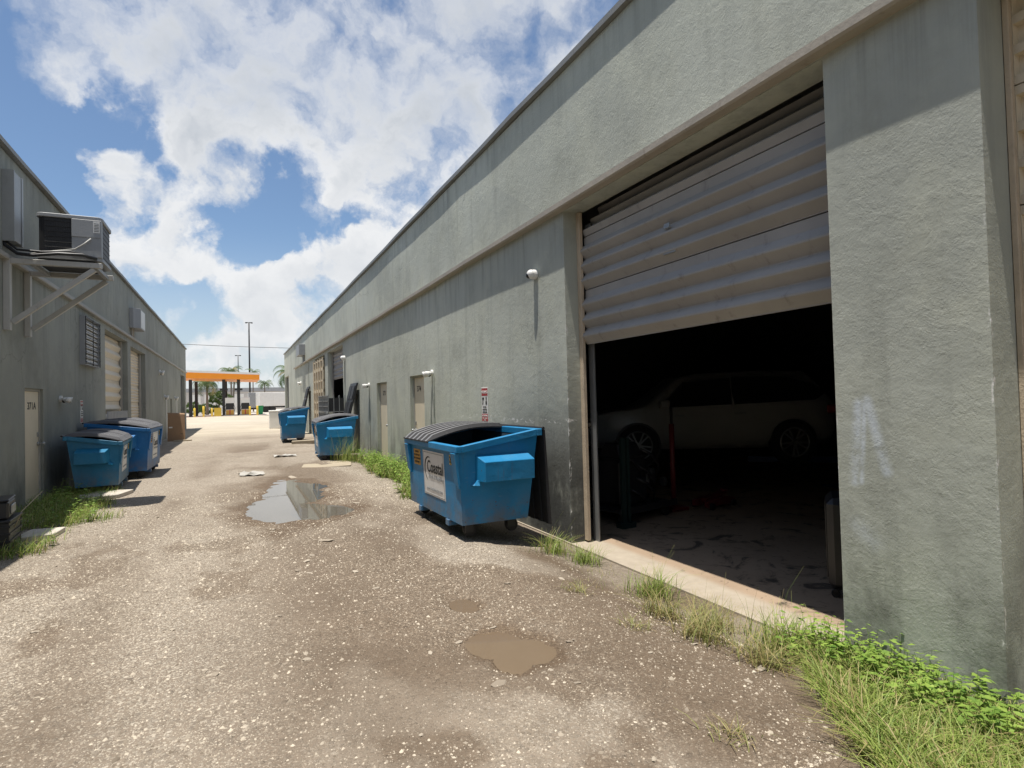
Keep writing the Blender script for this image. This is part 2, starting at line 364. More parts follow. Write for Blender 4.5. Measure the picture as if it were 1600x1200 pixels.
    nr = n.bump(n.math('MULTIPLY', n.ss(pr, .62, .64), n.noise(p, 16, 6, .75, 1.0)), .5, .012, nr)
    col = n.mix(n.ss(fine, .60, .75, 0, .18), col, tuple(k * .5 for k in base))
    return n.out(col, .82, nr, spec=.25)

M = {}
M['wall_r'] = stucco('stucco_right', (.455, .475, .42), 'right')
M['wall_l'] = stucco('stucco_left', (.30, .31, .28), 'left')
M['coping'] = paint('coping_metal', (.20, .20, .19), .5, .0, .15)
M['trim'] = paint('trim_paint', (.37, .33, .27), .6, 0, .15, (.10, .07, .05), .55, 2.0, .3)
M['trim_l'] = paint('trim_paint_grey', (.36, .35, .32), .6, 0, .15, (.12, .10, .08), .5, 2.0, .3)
M['beige'] = paint('beige_door_paint', (.68, .60, .46), .5, 0, .08, (.20, .16, .11), .35, 2.5, .1)
M['jamb'] = paint('jamb_wood', (.55, .45, .33), .65, 0, .2, (.10, .08, .06), .65, 5.0, .5)
M['shutter'] = paint('shutter_metal', (.37, .355, .335), .62, 0, .14, (.07, .058, .048), .55, 1.6, .08, .25)
M['steel'] = paint('galvanised_steel', (.33, .34, .34), .45, .55, .12)
M['conc'] = paint('concrete', (.52, .47, .40), .85, 0, .15, (.22, .18, .14), .45, 2.5, .5)
M['black'] = plain('black_plastic', (.022, .022, .024), .42)
M['dark'] = plain('dark_metal', (.03, .03, .032), .5, .3)
M['rubber'] = plain('rubber', (.02, .019, .018), .8)
M['white'] = paint('white_paint', (.74, .73, .70), .45, 0, .06)
M['grey'] = paint('grey_paint', (.30, .31, .32), .5, 0, .1)
M['grey_dk'] = plain('dark_grey_wire', (.035, .035, .035), .7, 0, .2)
M['lgrey'] = paint('light_grey_paint', (.46, .45, .42), .5, 0, .1)
M['dullwhite'] = paint('dull_white', (.46, .44, .40), .7, 0, .12)
M['glass'] = plain('dark_glass', (.01, .011, .012), .06)
M['ink'] = plain('black_print', (.02, .02, .02), .6)
M['yellow'] = paint('yellow_paint', (.72, .50, .06), .5, 0, .1)
M['orange'] = paint('orange_paint', (.95, .33, .02), .45, 0, .04, dirt_amt=.1)
M['red'] = paint('red_paint', (.42, .04, .045), .5, 0, .08)
M['dkred'] = paint('dull_red_paint', (.16, .018, .02), .5, 0, .1)
M['pale_ply'] = paint('pale_timber', (.62, .53, .38), .75, 0, .12, (.2, .14, .08), .25, 4, .2)
M['ply'] = paint('timber', (.38, .32, .23), .75, 0, .15, (.2, .14, .08), .3, 4, .3)
M['card'] = paint('cardboard', (.30, .19, .11), .85, 0, .1, (.12, .07, .04), .3, 2, .2)
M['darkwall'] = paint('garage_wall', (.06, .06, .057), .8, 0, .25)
M['floor'] = None

def dumpster_paint(name, c):
    n = NT(name); o = n.obj(); r = n.rnd()
    v = n.N.new('ShaderNodeVectorMath'); v.operation = 'ADD'; n.L.new(o, v.inputs[0]); n.L.new(n.comb(n.math('MULTIPLY', r, 31.), n.math('MULTIPLY', r, 17.), 0.), v.inputs[1]); v = v.outputs[0]
    a = n.noise(v, 2.2, 6, .6); s = n.noise(n.map(v, (5, 5, .6)), 2, 6, .7); chips = n.noise(v, 22, 6, .7)
    z = n.xyz(o)[2]
    col = n.mix(a, tuple(k * .68 for k in c), tuple(k * 1.22 for k in c))
    fade = n.ss(n.noise(v, 1.1, 5, .6), .42, .70, 0, .28)
    col = n.mix(fade, col, (c[0] + .10, c[1] * .95 + .06, c[2] * .72 + .03))
    col = n.mix(n.ss(s, .54, .80, 0, .5), col, (c[0] + .05, c[1] * .6 + .02, c[2] * .5))
    scr = n.ss(n.noise(n.map(v, (3, 9, 22), rot=(.2, 0, .1)), 2.2, 6, .75), .64, .68, 0, .55)
    col = n.mix(scr, col, (.16, .26, .33))
    col = n.mix(n.ss(n.math('ADD', chips, n.ss(z, .15, .55, .07, 0)), .66, .70, 0, .85), col, (.085, .045, .028))
    run = n.math('MULTIPLY', n.ss(n.noise(n.map(v, (16, 16, .5)), 1.4, 5, .7), .60, .72), n.ss(n.noise(v, 1.7, 4), .45, .65))
    col = n.mix(n.math('MULTIPLY', run, .55), col, (.12, .065, .035))
    col = n.mix(n.math('MULTIPLY', n.ss(z, .1, .6, .7, 0), n.ss(n.noise(v, 4, 6, .65), .32, .62)), col, (.15, .125, .10))
    return n.out(col, n.math('ADD', n.math('MULTIPLY', a, .2), .38), n.bump(n.noise(v, 3.2, 4), .35, .035, n.bump(chips, .15, .003)), spec=.4)
M['blue'] = dumpster_paint('dumpster_blue', (.008, .195, .42))
M['lid'] = paint('lid_plastic', (.035, .035, .038), .62, 0, .25, (.12, .11, .10), .4, 4, .1, .3)
M['lid_sunlit'] = paint('sunlit_lid_ribs', (.20, .20, .205), .6, 0, .2, (.07, .07, .07), .5, 6, .2, .3)  # lighter colour on the rib tops stands in for sun on them
M['lid_grey'] = paint('faded_lid_plastic', (.12, .12, .13), .65, 0, .25, (.25, .23, .21), .45, 4, .2, .3)

def garage_floor():
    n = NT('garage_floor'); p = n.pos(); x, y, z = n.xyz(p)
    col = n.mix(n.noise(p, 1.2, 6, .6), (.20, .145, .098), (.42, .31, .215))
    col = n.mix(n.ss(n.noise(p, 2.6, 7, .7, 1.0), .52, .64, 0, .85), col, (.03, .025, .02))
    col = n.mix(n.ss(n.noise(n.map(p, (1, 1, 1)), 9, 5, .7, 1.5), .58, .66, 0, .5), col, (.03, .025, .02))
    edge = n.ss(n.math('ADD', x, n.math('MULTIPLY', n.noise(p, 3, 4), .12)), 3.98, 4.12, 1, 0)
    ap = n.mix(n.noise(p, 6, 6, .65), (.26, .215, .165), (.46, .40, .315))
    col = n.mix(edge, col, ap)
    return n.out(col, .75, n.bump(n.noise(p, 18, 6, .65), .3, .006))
M['floor'] = garage_floor()

def ground_mat():
    n = NT('gravel_ground'); p = n.pos(); x, y, z = n.xyz(p); wet = n.attr('wet'); pale = n.attr('pale'); dirt = n.attr('dirt')
    flat = n.comb(x, y, 0.)
    soil = n.mix(n.noise(flat, 1.3, 8, .65), (.140, .112, .084), (.285, .234, .180))
    soil = n.mix(n.ss(n.noise(flat, 5.0, 8, .7), .45, .7, 0, .5), soil, (.11, .085, .060))
    def stones(sc, thr_lo, size, off):
        q = n.map(flat, (1, 1, 1), (off, off * 1.7, 0))
        qq = n.N.new('ShaderNodeVectorMath'); qq.operation = 'ADD'; n.L.new(q, qq.inputs[0])
        w = n.noise(q, sc * 1.2, 2, .5, col=True); ws = n.N.new('ShaderNodeVectorMath'); ws.operation = 'SCALE'; n.L.new(w, ws.inputs[0]); ws.inputs['Scale'].default_value = .5 / sc; n.L.new(ws.outputs[0], qq.inputs[1])
        vn = n.N.new('ShaderNodeTexVoronoi'); n.L.new(qq.outputs[0], vn.inputs['Vector']); vn.inputs['Scale'].default_value = sc
        r = n.xyz(vn.outputs['Color'])
        rad = n.math('MULTIPLY', r[1], size)
        body = n.math('SUBTRACT', rad, vn.outputs['Distance'])
        on = n.math('GREATER_THAN', n.math('ADD', r[0], n.math('SUBTRACT', n.noise(flat, .9, 5, .6), .5)), thr_lo)
        m = n.math('MULTIPLY', n.ss(body, 0., .12), on)
        return m, r[2], n.math('MULTIPLY', n.math('MAXIMUM', body, 0.), on)
    col = soil; hsum = None
    dens = n.math('SUBTRACT', 1.0, dirt)
    for sc, thr, size, off, hs in ((120, .12, 1.0, 3.1, .006), (62, .20, .90, 0.0, .012), (30, .74, .70, 9.3, .020)):
        m, tone, hh = stones(sc, thr, size, off)
        m = n.math('MULTIPLY', m, n.math('ADD', n.math('MULTIPLY', dens, .85), .15))
        sc_ = n.mix(tone, (.15, .122, .095), (.62, .555, .455))
        col = n.mix(m, col, sc_)
        hh = n.math('MULTIPLY', hh, hs * 40); hsum = hh if hsum is None else n.math('ADD', hsum, hh)
    col = n.mix(n.math('MULTIPLY', pale, .90), col, n.mix(n.noise(flat, .5, 6, .6), (.44, .385, .295), (.64, .57, .46)))
    lb = n.ss(n.noise(flat, .28, 6, .6), .40, .66)
    col = n.mix(n.math('MULTIPLY', lb, .30), col, (.34, .29, .235))
    col = n.mix(wet, col, n.mix(1.0, col, (.46, .385, .315), 'MULTIPLY'))
    nr = n.bump(n.noise(flat, 4, 5, .6), .3, .015)
    nr = n.bump(hsum, 1.0, .020, nr)
    nr = n.bump(n.noise(flat, 45, 5, .7), .5, .008, nr)
    return n.out(col, n.math('SUBTRACT', .92, n.math('MULTIPLY', wet, .25)), nr, spec=.25)
M['ground'] = ground_mat()
def stone_mat():
    n = NT('limestone'); o = n.obj(); r = n.rnd()
    c = n.mix(r, (.25, .21, .165), (.50, .44, .355))
    return n.out(n.mix(n.noise(o, 3, 5, .6), n.mix(.4, c, (.2, .16, .12)), c), .9, n.bump(n.noise(o, 12, 5), .4, .02), spec=.2)
M['stone'] = stone_mat()
def pebble_mat():
    n = NT('gravel_pebbles'); r = n.attr('rnd')
    return n.out(n.mix(r, (.15, .122, .092), (.54, .475, .38)), .9, spec=.2)
M['pebble'] = pebble_mat()
def leaf(name, a, b, dry=(.42, .34, .16), dry_amt=.25, trans=True):
    n = NT(name); r = n.attr('rnd'); t = n.attr('tip')
    col = n.mix(r, a, b); col = n.mix(n.math('MULTIPLY', n.ss(t, .75, 1.0), .5), col, dry)
    col = n.mix(n.ss(r, 1 - dry_amt, 1 - dry_amt + .06), col, dry)
    n.out(col, .55, spec=.35)
    tr = n.N.new('ShaderNodeBsdfTranslucent'); n.L.new(col, tr.inputs[0]); ms = n.N.new('ShaderNodeMixShader'); ms.inputs[0].default_value = .35
    o = n.N['Material Output']; n.L.new(n.b.outputs[0], ms.inputs[1]); n.L.new(tr.outputs[0], ms.inputs[2]); n.L.new(ms.outputs[0], o.inputs[0])
    return n.m
M['grass'] = leaf('grass_blades', (.12, .20, .030), (.42, .51, .13), dry_amt=.20)
M['grass_dry'] = leaf('dry_grass_blades', (.17, .20, .05), (.42, .40, .17), dry_amt=.40)
M['weed'] = leaf('weed_leaves', (.09, .19, .028), (.34, .46, .09), dry_amt=.04)
M['palm'] = leaf('palm_leaves', (.04, .075, .018), (.11, .16, .04), dry_amt=.06)
M['bark'] = plain('palm_bark', (.20, .17, .14), .9)
def water(name, c, rough, ior=1.33):
    n = NT(name); p = n.pos()
    return n.out(n.mix(n.noise(p, 3, 4), tuple(k * .85 for k in c), c), rough, n.bump(n.noise(p, 5, 3), .02, .01), spec=.5, ior=ior)
M['water_clear'] = water('puddle_water', (.13, .115, .09), .015, 1.6)
M['water_mud'] = water('muddy_water', (.165, .12, .078), .04)

# ------------------------------------------------------------------ ground
P1 = [(.60, 9.6, .50, 1.25), (.95, 11.3, .44, 1.7), (1.0, 9.0, .50, .62), (.75, 10.4, .40, 1.2), (1.30, 11.6, .25, .5), (1.30, 8.85, .28, .35)]
P2 = [(1.52, 3.53, .185, .23), (1.67, 3.32, .18, .20), (1.52, 3.24, .12, .16)]
P3 = [(1.59, 4.28, .10, .16)]
L1, L2, L3 = -.012, -.030, -.028
def blobfield(x, y, bl):
    s = np.full_like(x, -9.0)
    for cx, cy, rx, ry in bl: s = np.maximum(s, 1 - np.sqrt(((x - cx) / rx) ** 2 + ((y - cy) / ry) ** 2))
    return s   # >0 inside
def gz(x, y):
    x = np.asarray(x, float); y = np.asarray(y, float)
    near = 1 - ss(np.abs(y - 2), 14, 30)
    z = (fbm(x * .7, y * .7, 3, 5) - .5) * .05 + (fbm(x * 3, y * 3, 3, 9) - .5) * .012 * (.3 + .7 * near)
    z = z * (1 - ss(y, 40, 60) * .8)
    w = np.where(y < 7, 1.0, .35 + .65 * (1 - ss(y, 7, 11)))
    z = z * (1 - ss(x, 2.9, 3.5)) - .19 * w * ss(x, 2.1, 3.5)
    z = z + .27 * ss(y, 46, 72) + np.where((x > 3.66) | (x < -3.14), -.35, 0.0) * (y < 52) * (y > -7)
    wob = (fbm(x * 5, y * 5, 3, 21) - .5)
    for bl, d, ampl, lv, rim in ((P1, .09, .50, L1, .8), (P2, .06, .34, L2, 1.0), (P3, .05, .45, L3, .9)):
        b = blobfield(x, y, bl) + wob * ampl
        z = np.where((b < 0) & (b > -2.5), np.maximum(z, lv + .006), z)
        k = ss(b, -rim, -.05)
        z = z * (1 - k) + (lv + .004 - d * ss(b, -.02, .5) + (fbm(x * 11, y * 11, 2, 14) - .5) * .010 * (1 - ss(b, .1, .3))) * k
    return z
def lines(segs):
    out = []
    for a, b, st in segs: out.append(np.arange(a, b, st))
    return np.concatenate(out + [np.array([segs[-1][1]])])
xs = np.concatenate([[-3000, -800, -300, -120, -60, -30, -12, -6], lines([(-3.5, 3.9, .035)]), [3.95, 6, 12, 30, 60, 120, 300, 800, 3000]])
ys = np.concatenate([[-3000, -600, -100, -30, -10, -5, -2, 0, .6], lines([(1.0, 6.5, .03), (6.5, 16, .06), (16, 32, .16), (32, 80, .8)]), [90, 110, 140, 200, 400, 900, 3000]])
X, Y = np.meshgrid(xs, ys); Z = gz(X, Y)
nx, ny = len(xs), len(ys)
idx = np.arange(nx * ny).reshape(ny, nx)
F = np.stack([idx[:-1, :-1], idx[:-1, 1:], idx[1:, 1:], idx[1:, :-1]], -1).reshape(-1, 4)
xf, yf = X.ravel(), Y.ravel()
wobw = fbm(xf * 2.2, yf * 2.2, 4, 33) - .5
wet = np.zeros_like(xf)
for bl, r in ((P1, .9), (P2, 1.1), (P3, .8)):
    wet = np.maximum(wet, ss(blobfield(xf, yf, bl) + wobw * 1.2, -r * 1.15, -.15))
# damp, earthy ground by the sill and in wheel tracks
wet = np.maximum(wet, .8 * ss(wobw * .9 + .62 - np.abs(xf - 2.95) / .5, 0, .5) * (1 - ss(yf, 5.5, 6.3)) * ss(yf, 2.0, 2.6))
wet = np.maximum(wet, .75 * ss(fbm(xf * .8, yf * .5, 4, 71), .46, .60) * ss(xf, -.5, .8) * (1 - ss(yf, 6, 12)))
wet = np.maximum(wet, .65 * ss(fbm(xf * 1.6, yf * 1.2, 4, 88), .56, .66) * (1 - ss(yf, 6, 12)))
wet = np.maximum(wet, .7 * ss(fbm(xf * .6, yf * .35, 4, 52), .53, .66) * ss(yf, 7, 9) * (1 - ss(yf, 20, 30)) * (1 - ss(np.abs(xf - .9), .8, 1.8)))
tracks = np.maximum(np.exp(-((xf + .75 + .25 * np.sin(yf * .21)) / .28) ** 2), np.exp(-((xf - .85 + .25 * np.sin(yf * .21)) / .30) ** 2)) * ss(fbm(xf * .6, yf * .3, 3, 91), .35, .6)
wet = np.maximum(wet, .38 * tracks * (1 - ss(yf, 14, 24)))
pale = np.clip(ss(yf + (fbm(xf * .3, yf * .3, 3, 4) - .5) * 14, 25, 42), 0, 1) * (.55 + .45 * fbm(xf * .15, yf * .5, 3, 17))
dirt = np.clip(ss(fbm(xf * .55, yf * .4, 4, 61), .48, .64) * (.35 + .4 * ss(xf, -.4, .6)) + .5 * ss(xf, 2.5, 3.2) + .3 * tracks, 0, .92)
ground = raw_mesh('ground', np.stack([xf, yf, Z.ravel()], 1), F, M['ground'], 'structure', {'wet': wet, 'pale': pale, 'dirt': dirt}, True)

def puddle(bl, level, mat, label, pad=.25):
    x0 = min(c[0] - c[2] for c in bl) - pad; x1 = max(c[0] + c[2] for c in bl) + pad; y0 = min(c[1] - c[3] for c in bl) - pad; y1 = max(c[1] + c[3] for c in bl) + pad
    # keep only the cells whose ground lies under water
    st = .035 if bl is not P1 else .06
    gx = np.arange(x0, x1, st); gy = np.arange(y0, y1, st); m = MB()
    for a in gx:
        cz = gz(np.full(len(gy) * 4, a) + np.tile([0, st, st, 0], len(gy)), np.repeat(gy, 4) + np.tile([0, 0, st, st], len(gy))).reshape(-1, 4).min(1)
        for b, c in zip(gy, cz):
            if c < level and float(blobfield(np.array([a + st / 2]), np.array([b + st / 2]), bl)[0]) > -.6: m.quad((a, b, level), (a + st, b, level), (a + st, b + st, level), (a, b + st, level))
    o = m.build('puddle', mat); o['kind'] = 'structure'; o['label'] = label; return o
puddle(P1, L1, M['water_clear'], 'long puddle in the alley reflecting sky and wall')
puddle(P2, L2, M['water_mud'], 'muddy brown puddle nearest the camera')
puddle(P3, L3, M['water_mud'], 'small shallow brown puddle behind the larger muddy one')

# stones and gravel
stone_meshes = []
for k in range(5):
    bm = bmesh.new(); bmesh.ops.create_icosphere(bm, subdivisions=1 if k < 3 else 2, radius=1)
    rr = random.Random(k)
    for v in bm.verts: v.co *= .75 + .5 * rr.random(); v.co.z *= .45; v.co.x *= 1.2
    me = bpy.data.meshes.new('stone'); bm.to_mesh(me); bm.free(); me.materials.append(M['stone']); stone_meshes.append(me)
def place_stone(x, y, s, flat=1.0, k=None):
    o = bpy.data.objects.new('stone', stone_meshes[random.randrange(5) if k is None else k]); COL.objects.link(o); o.parent = ground
    o.location = (x, y, float(gz(np.array([x]), np.array([y]))[0]) + s * .08 * flat); o.rotation_euler = (random.uniform(-.2, .2), random.uniform(-.2, .2), random.uniform(0, 6.28))
    q = s * random.uniform(.8, 1.1); o.scale = (q, q * random.uniform(.6, 1), q * .75 * flat)
for x, y, s in ((1.30, 2.98, .075), (1.62, 3.78, .045), (1.50, 3.80, .03), (.92, 7.0, .13), (1.12, 7.05, .05), (.62, 6.2, .09), (.52, 5.9, .07), (.70, 6.4, .06), (.60, 5.75, .05), (1.0, 5.6, .08), (2.1, 4.55, .05), (2.62, 3.8, .035), (2.85, 2.55, .06), (.35, 6.5, .07), (1.65, 3.0, .03), (2.3, 2.9, .03), (.4, 8.0, .10), (1.5, 11.0, .12), (1.1, 13.3, .2), (1.75, 10.1, .1), (1.7, 9.3, .09)):
    place_stone(x, y, s * .62, .5)
for k in range(150):
    y = 1.9 + 9 * random.random() ** 1.6; x = random.uniform(-2.2, 2.9)
    if max(blobfield(np.array([x]), np.array([y]), P1)[0], blobfield(np.array([x]), np.array([y]), P2)[0]) > -.1: continue
    place_stone(x, y, random.uniform(.007, .018) * (1 + .12 * y), .8)
def pebbles(nn):
    y = 1.7 + 10 * RNG.random(nn) ** 2.0; x = RNG.uniform(-2.6, 3.2, nn) * np.clip(.4 + y * .2, 0, 1)
    keep = (fbm(x * 1.1, y * .9, 4, 61) + RNG.uniform(-.25, .25, nn) < .56)
    for bl in (P1, P2, P3): keep &= blobfield(x, y, bl) + (fbm(x * 5, y * 5, 3, 21) - .5) * .5 < -.05
    x, y = x[keep], y[keep]; nn = len(x); s = RNG.gamma(2.0, .0013, nn) * (1 + .09 * y) + .0020
    base = np.array([(1, 0, 0), (.2, .9, 0), (-.8, .6, 0), (-.9, -.5, 0), (.3, -.9, 0), (.1, .05, .8)])
    fc = np.array([(0, 1, 5), (1, 2, 5), (2, 3, 5), (3, 4, 5), (4, 0, 5)])
    a = RNG.uniform(0, 6.28, nn); ca, sa = np.cos(a), np.sin(a)
    J = base[None] * (1 + RNG.uniform(-.35, .35, (nn, 6, 3))); J = J * s[:, None, None]; J[:, :, 1] *= RNG.uniform(.55, 1, nn)[:, None]
    V = np.stack([J[..., 0] * ca[:, None] - J[..., 1] * sa[:, None] + x[:, None], J[..., 0] * sa[:, None] + J[..., 1] * ca[:, None] + y[:, None], J[..., 2] + gz(x, y)[:, None] - .0015], -1).reshape(-1, 3)
    FF = (fc[None] + (np.arange(nn) * 6)[:, None, None]).reshape(-1, 3)
    raw_mesh('gravel', V, FF, M['pebble'], 'stuff', {'rnd': np.repeat(RNG.random(nn) ** 1.6, 6)})
pebbles(150000)

# ------------------------------------------------------------------ buildings
XR, XL = 3.62, -3.10
def wall_mesh(m, xf, xb, y0, y1, z0, z1, ops):
    """A plastered wall from face xf to back xb with openings (ya, yb, za, zb)."""
    ysb = sorted({y0, y1, *[v for o in ops for v in o[:2]]})
    for a, b in zip(ysb[:-1], ysb[1:]):
        cuts = sorted([(o[2], o[3]) for o in ops if o[0] <= a + 1e-6 and o[1] >= b - 1e-6])
        z = z0
        for c, d in cuts + [(z1, z1)]:
            if c > z:
                m.quad((xf, a, z), (xf, b, z), (xf, b, c), (xf, a, c)); m.quad((xb, a, z), (xb, b, z), (xb, b, c), (xb, a, c))
            z = max(z, d)
    for ya, yb, za, zb in ops:
        for yy in (ya, yb): m.quad((xf, yy, za), (xb, yy, za), (xb, yy, zb), (xf, yy, zb))
        m.quad((xf, ya, zb), (xb, ya, zb), (xb, yb, zb), (xf, yb, zb))
        if za > z0: m.quad((xf, ya, za), (xb, ya, za), (xb, yb, za), (xf, yb, za))
    m.quad((xf, y0, z1), (xb, y0, z1), (xb, y1, z1), (xf, y1, z1))
    for yy in (y0, y1): m.quad((xf, yy, z0), (xb, yy, z0), (xb, yy, z1), (xf, yy, z1))
    return m
def rib_panel(y0, y1, x, z0, z1, ribs, d, sgn, tilt=0.0, flat_top=.09, thick=.02):
    """Horizontally ribbed sheet; sgn is the outward direction along x."""
    prof = [(z0, 0)]; H = (z1 - z0 - flat_top) / ribs; z = z0
    for k in range(ribs):
        prof += [(z + H * .04, 0), (z + H * .44, .92), (z + H * .48, 1), (z + H * .56, 1), (z + H * .60, .92), (z + H * .97, .04), (z + H, 0)]; z += H
    prof += [(z1, 0)]
    m = MB(); n = len(prof); seg = 6
    yy = [y0 + (y1 - y0) * i / seg for i in range(seg + 1)]
    vs = []
    for yv in yy:
        for zz, o in prof: vs.append((x + sgn * d * o - sgn * tilt * (zz - z0) / (z1 - z0), yv, zz))
    m.add(vs, [(i * n + j, (i + 1) * n + j, (i + 1) * n + j + 1, i * n + j + 1) for i in range(seg) for j in range(n - 1)])
    # closed back and edges
    for yv in (y0, y1):
        for j in range(n - 1):
            a, b = prof[j], prof[j + 1]; ta, tb = [-sgn * tilt * (q[0] - z0) / (z1 - z0) for q in (a, b)]
            m.quad((x + sgn * d * a[1] + ta, yv, a[0]), (x + sgn * d * b[1] + tb, yv, b[0]), (x - sgn * thick + tb, yv, b[0]), (x - sgn * thick + ta, yv, a[0]))
    tt = -sgn * tilt
    m.quad((x - sgn * thick, y0, z0), (x - sgn * thick, y1, z0), (x - sgn * thick + tt, y1, z1), (x - sgn * thick + tt, y0, z1))
    m.quad((x, y0, z0), (x, y1, z0), (x - sgn * thick, y1, z0), (x - sgn * thick, y0, z0)); m.quad((x + tt, y0, z1), (x + tt, y1, z1), (x - sgn * thick + tt, y1, z1), (x - sgn * thick + tt, y0, z1))
    return m
def shutter(parent, y0, y1, x, zb, secs, sgn, mat, ribs=3, d=.035, frame=True, jmat=None, fz=-.2, ztop=3.84):
    """secs: list of (z0, z1, ribs, tilt)."""
    r = bpy.data.objects.new('roll_up_door', None); COL.objects.link(r); r.parent = parent
    for z0, z1, k, tl in secs: rib_panel(y0 + .05, y1 - .05, x, z0, z1 - .006, k, d, sgn, tl).build('door_panel', mat, r)
    return r
def pdoor(parent, xf, sgn, y0, y1, z0, z1, num, hinge_lo, depth=.10, numoff=0.0):
    """Personnel door set back into the wall; sgn = outward direction along x."""
    xd = xf - sgn * depth
    d = MB().box(min(xd, xd - sgn * .045), max(xd, xd - sgn * .045), y0 + .045, y1 - .045, z0 + .015, z1 - .045).build('personnel_door', M['beige'], parent, .004)
    f = MB(); a, b = sorted((xd + sgn * .02, xd - sgn * .05))
    f.box(a, b, y0, y0 + .043, z0, z1).box(a, b, y1 - .043, y1, z0, z1).box(a, b, y0 + .043, y1 - .043, z1 - .043, z1)
    f.build_each('door_frame', M['trim_l'], parent, .003)
    hy = y1 - .11 if hinge_lo else y0 + .11
    hs = -1 if hinge_lo else 1
    h = MB(); zz = z0 + 1.0
    h.disc((xd + sgn * .012, hy, zz), 'x', .035, .024, 14).disc((xd + sgn * .045, hy, zz), 'x', .014, .06, 10).sphere((xd + sgn * .085, hy, zz), .032, 12, 8)
    h.build('handle', M['steel'], d, 0, True)
    MB().box(min(xd, xd + sgn * .02), max(xd, xd + sgn * .02), hy - .03, hy + .03, zz + .12, zz + .2).build('deadbolt', M['steel'], d, .004)
    hg = MB(); yh = y0 + .05 if hinge_lo else y1 - .05
    for q in (.2, 1.0, 1.8): hg.disc((xd + sgn * .008, yh, z0 + q), 'z', .012, .10, 8)
    hg.build_each('hinge', M['steel'], d, 0, False, 10)
    text('door_number', num, .17, M['ink'], d, FACE_W if sgn < 0 else FACE_E, (xd + sgn * .002, (y0 + y1) / 2 + numoff, z1 - .30), bold=.004, squeeze=1.25)
    return d
# ---- right warehouse
wr = thing('warehouse', 'long grey-green stucco warehouse on the right with the half-open roll-up door', 'warehouse')
RO = [(-1.8, 1.645, -.2, 3.84), (2.54, 5.98, -.2, 3.84), (11.85, 12.95, -.09, 2.14), (15.2, 16.4, -.06, 2.10), (22.0, 25.9, -.05, 3.74), (26.8, 30.4, -.05, 3.74), (46.1, 49.6, -.05, 3.66)]
wall_mesh(MB(), XR, XR + .25, -7, 50.1, -.4, 5.52, RO).build('wall', M['wall_r'], wr)
MB().wavy([(XR + .012, 3.85), (XR - .095, 3.85), (XR - .11, 3.865), (XR - .11, 3.925), (XR + .012, 3.945)], -7, 41.0, 1.3, .007, 2).build('trim_band', M['trim'], wr)
MB().wavy([(XR - .066, 5.532), (XR + .40, 5.532), (XR + .40, 5.60), (XR - .066, 5.60)], -7.1, 50.2, 1.1, .010, 5).build('coping', M['coping'], wr)
m = MB(); m.box(XR + .25, 22, -7, 50.1, 5.30, 5.45); m.build('roof', M['grey'], wr)
m = MB(); m.box(21.75, 22, -7, 50.1, -.4, 5.3).box(XR + .25, 21.75, -7, -6.8, -.4, 5.3).box(XR + .25, 21.75, 49.9, 50.1, -.4, 5.3); m.build_each('rear_wall', M['wall_r'], wr)
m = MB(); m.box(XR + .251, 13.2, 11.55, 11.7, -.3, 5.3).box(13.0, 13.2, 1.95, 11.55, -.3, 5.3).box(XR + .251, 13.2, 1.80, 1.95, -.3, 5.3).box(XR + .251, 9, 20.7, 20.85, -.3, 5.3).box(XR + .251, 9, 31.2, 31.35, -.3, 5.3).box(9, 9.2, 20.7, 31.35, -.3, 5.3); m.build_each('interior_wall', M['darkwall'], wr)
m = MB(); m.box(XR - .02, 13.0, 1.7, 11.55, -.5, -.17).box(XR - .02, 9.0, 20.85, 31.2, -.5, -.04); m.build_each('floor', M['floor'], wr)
sh = shutter(wr, 2.54, 5.98, 3.88, 2.22, [(2.22, 2.885, 3, 0), (2.89, 3.535, 3, 0), (3.54, 4.1, 3, .42)], -1, M['shutter'], d=.075)
MB().box(3.81, 3.88, 4.25, 4.42, 2.955, 2.985).build('handle', M['steel'], sh, .003); MB().box(3.79, 3.81, 4.30, 4.38, 3.20, 3.25).build('latch', M['steel'], sh, .003)
for yt in (5.93, 2.60): MB().tube([(3.97, yt, -.17), (3.97, yt, 3.4), (4.03, yt, 3.65), (4.25, yt, 3.85), (4.6, yt, 3.92)], .022, 6).build('door_track', M['steel'], wr)
MB().box(3.93, 3.94, 5.86, 5.975, -.17, 3.7).build('track_plate', M['steel'], wr)
m = MB(); m.box(3.80, 3.845, 5.905, 5.978, -.15, 3.835); m.build('door_frame', M['jamb'], wr, .004)
m = MB(); m.box(3.865, 3.90, 1.612, 1.643, -.15, 3.835); m.build('door_frame', M['jamb'], wr, .004)
# near right closed door: stile + recessed cells
rb = bpy.data.objects.new('roll_up_door', None); COL.objects.link(rb); rb.parent = wr
zc = [-.14, .56, 1.24, 1.92, 2.59, 3.26, 3.83]
for a, b in zip(zc[:-1], zc[1:]):
    m = MB(); yy = 1.634
    m.box(3.985, 3.995, -1.75, yy, a + .004, b - .004)
    for y_ in (yy, .8, -.1, -.95): m.box(3.93, 3.985, y_ - .012, y_, a + .004, b - .004)
    for k in range(4):
        zz = a + .004 + k * (b - a - .058) / 3; m.box(3.932, 3.985, -1.75, yy - .001, zz, zz + .05)
    m.build('door_panel', M['beige'], rb)
pdoor(wr, XR, -1, 11.85, 12.95, -.09, 2.14, '374', True, .10, .16)
pdoor(wr, XR, -1, 15.2, 16.4, -.06, 2.10, '373', False, .10, .12)
shutter(wr, 22.0, 25.9, 3.87, 2.5, [(2.55, 3.15, 3, 0), (3.155, 3.76, 3, 0)], -1, M['shutter'])
m = MB(); m.box(3.78, 3.84, 25.78, 25.89, -.04, 3.73); m.build('door_frame', M['trim_l'], wr)
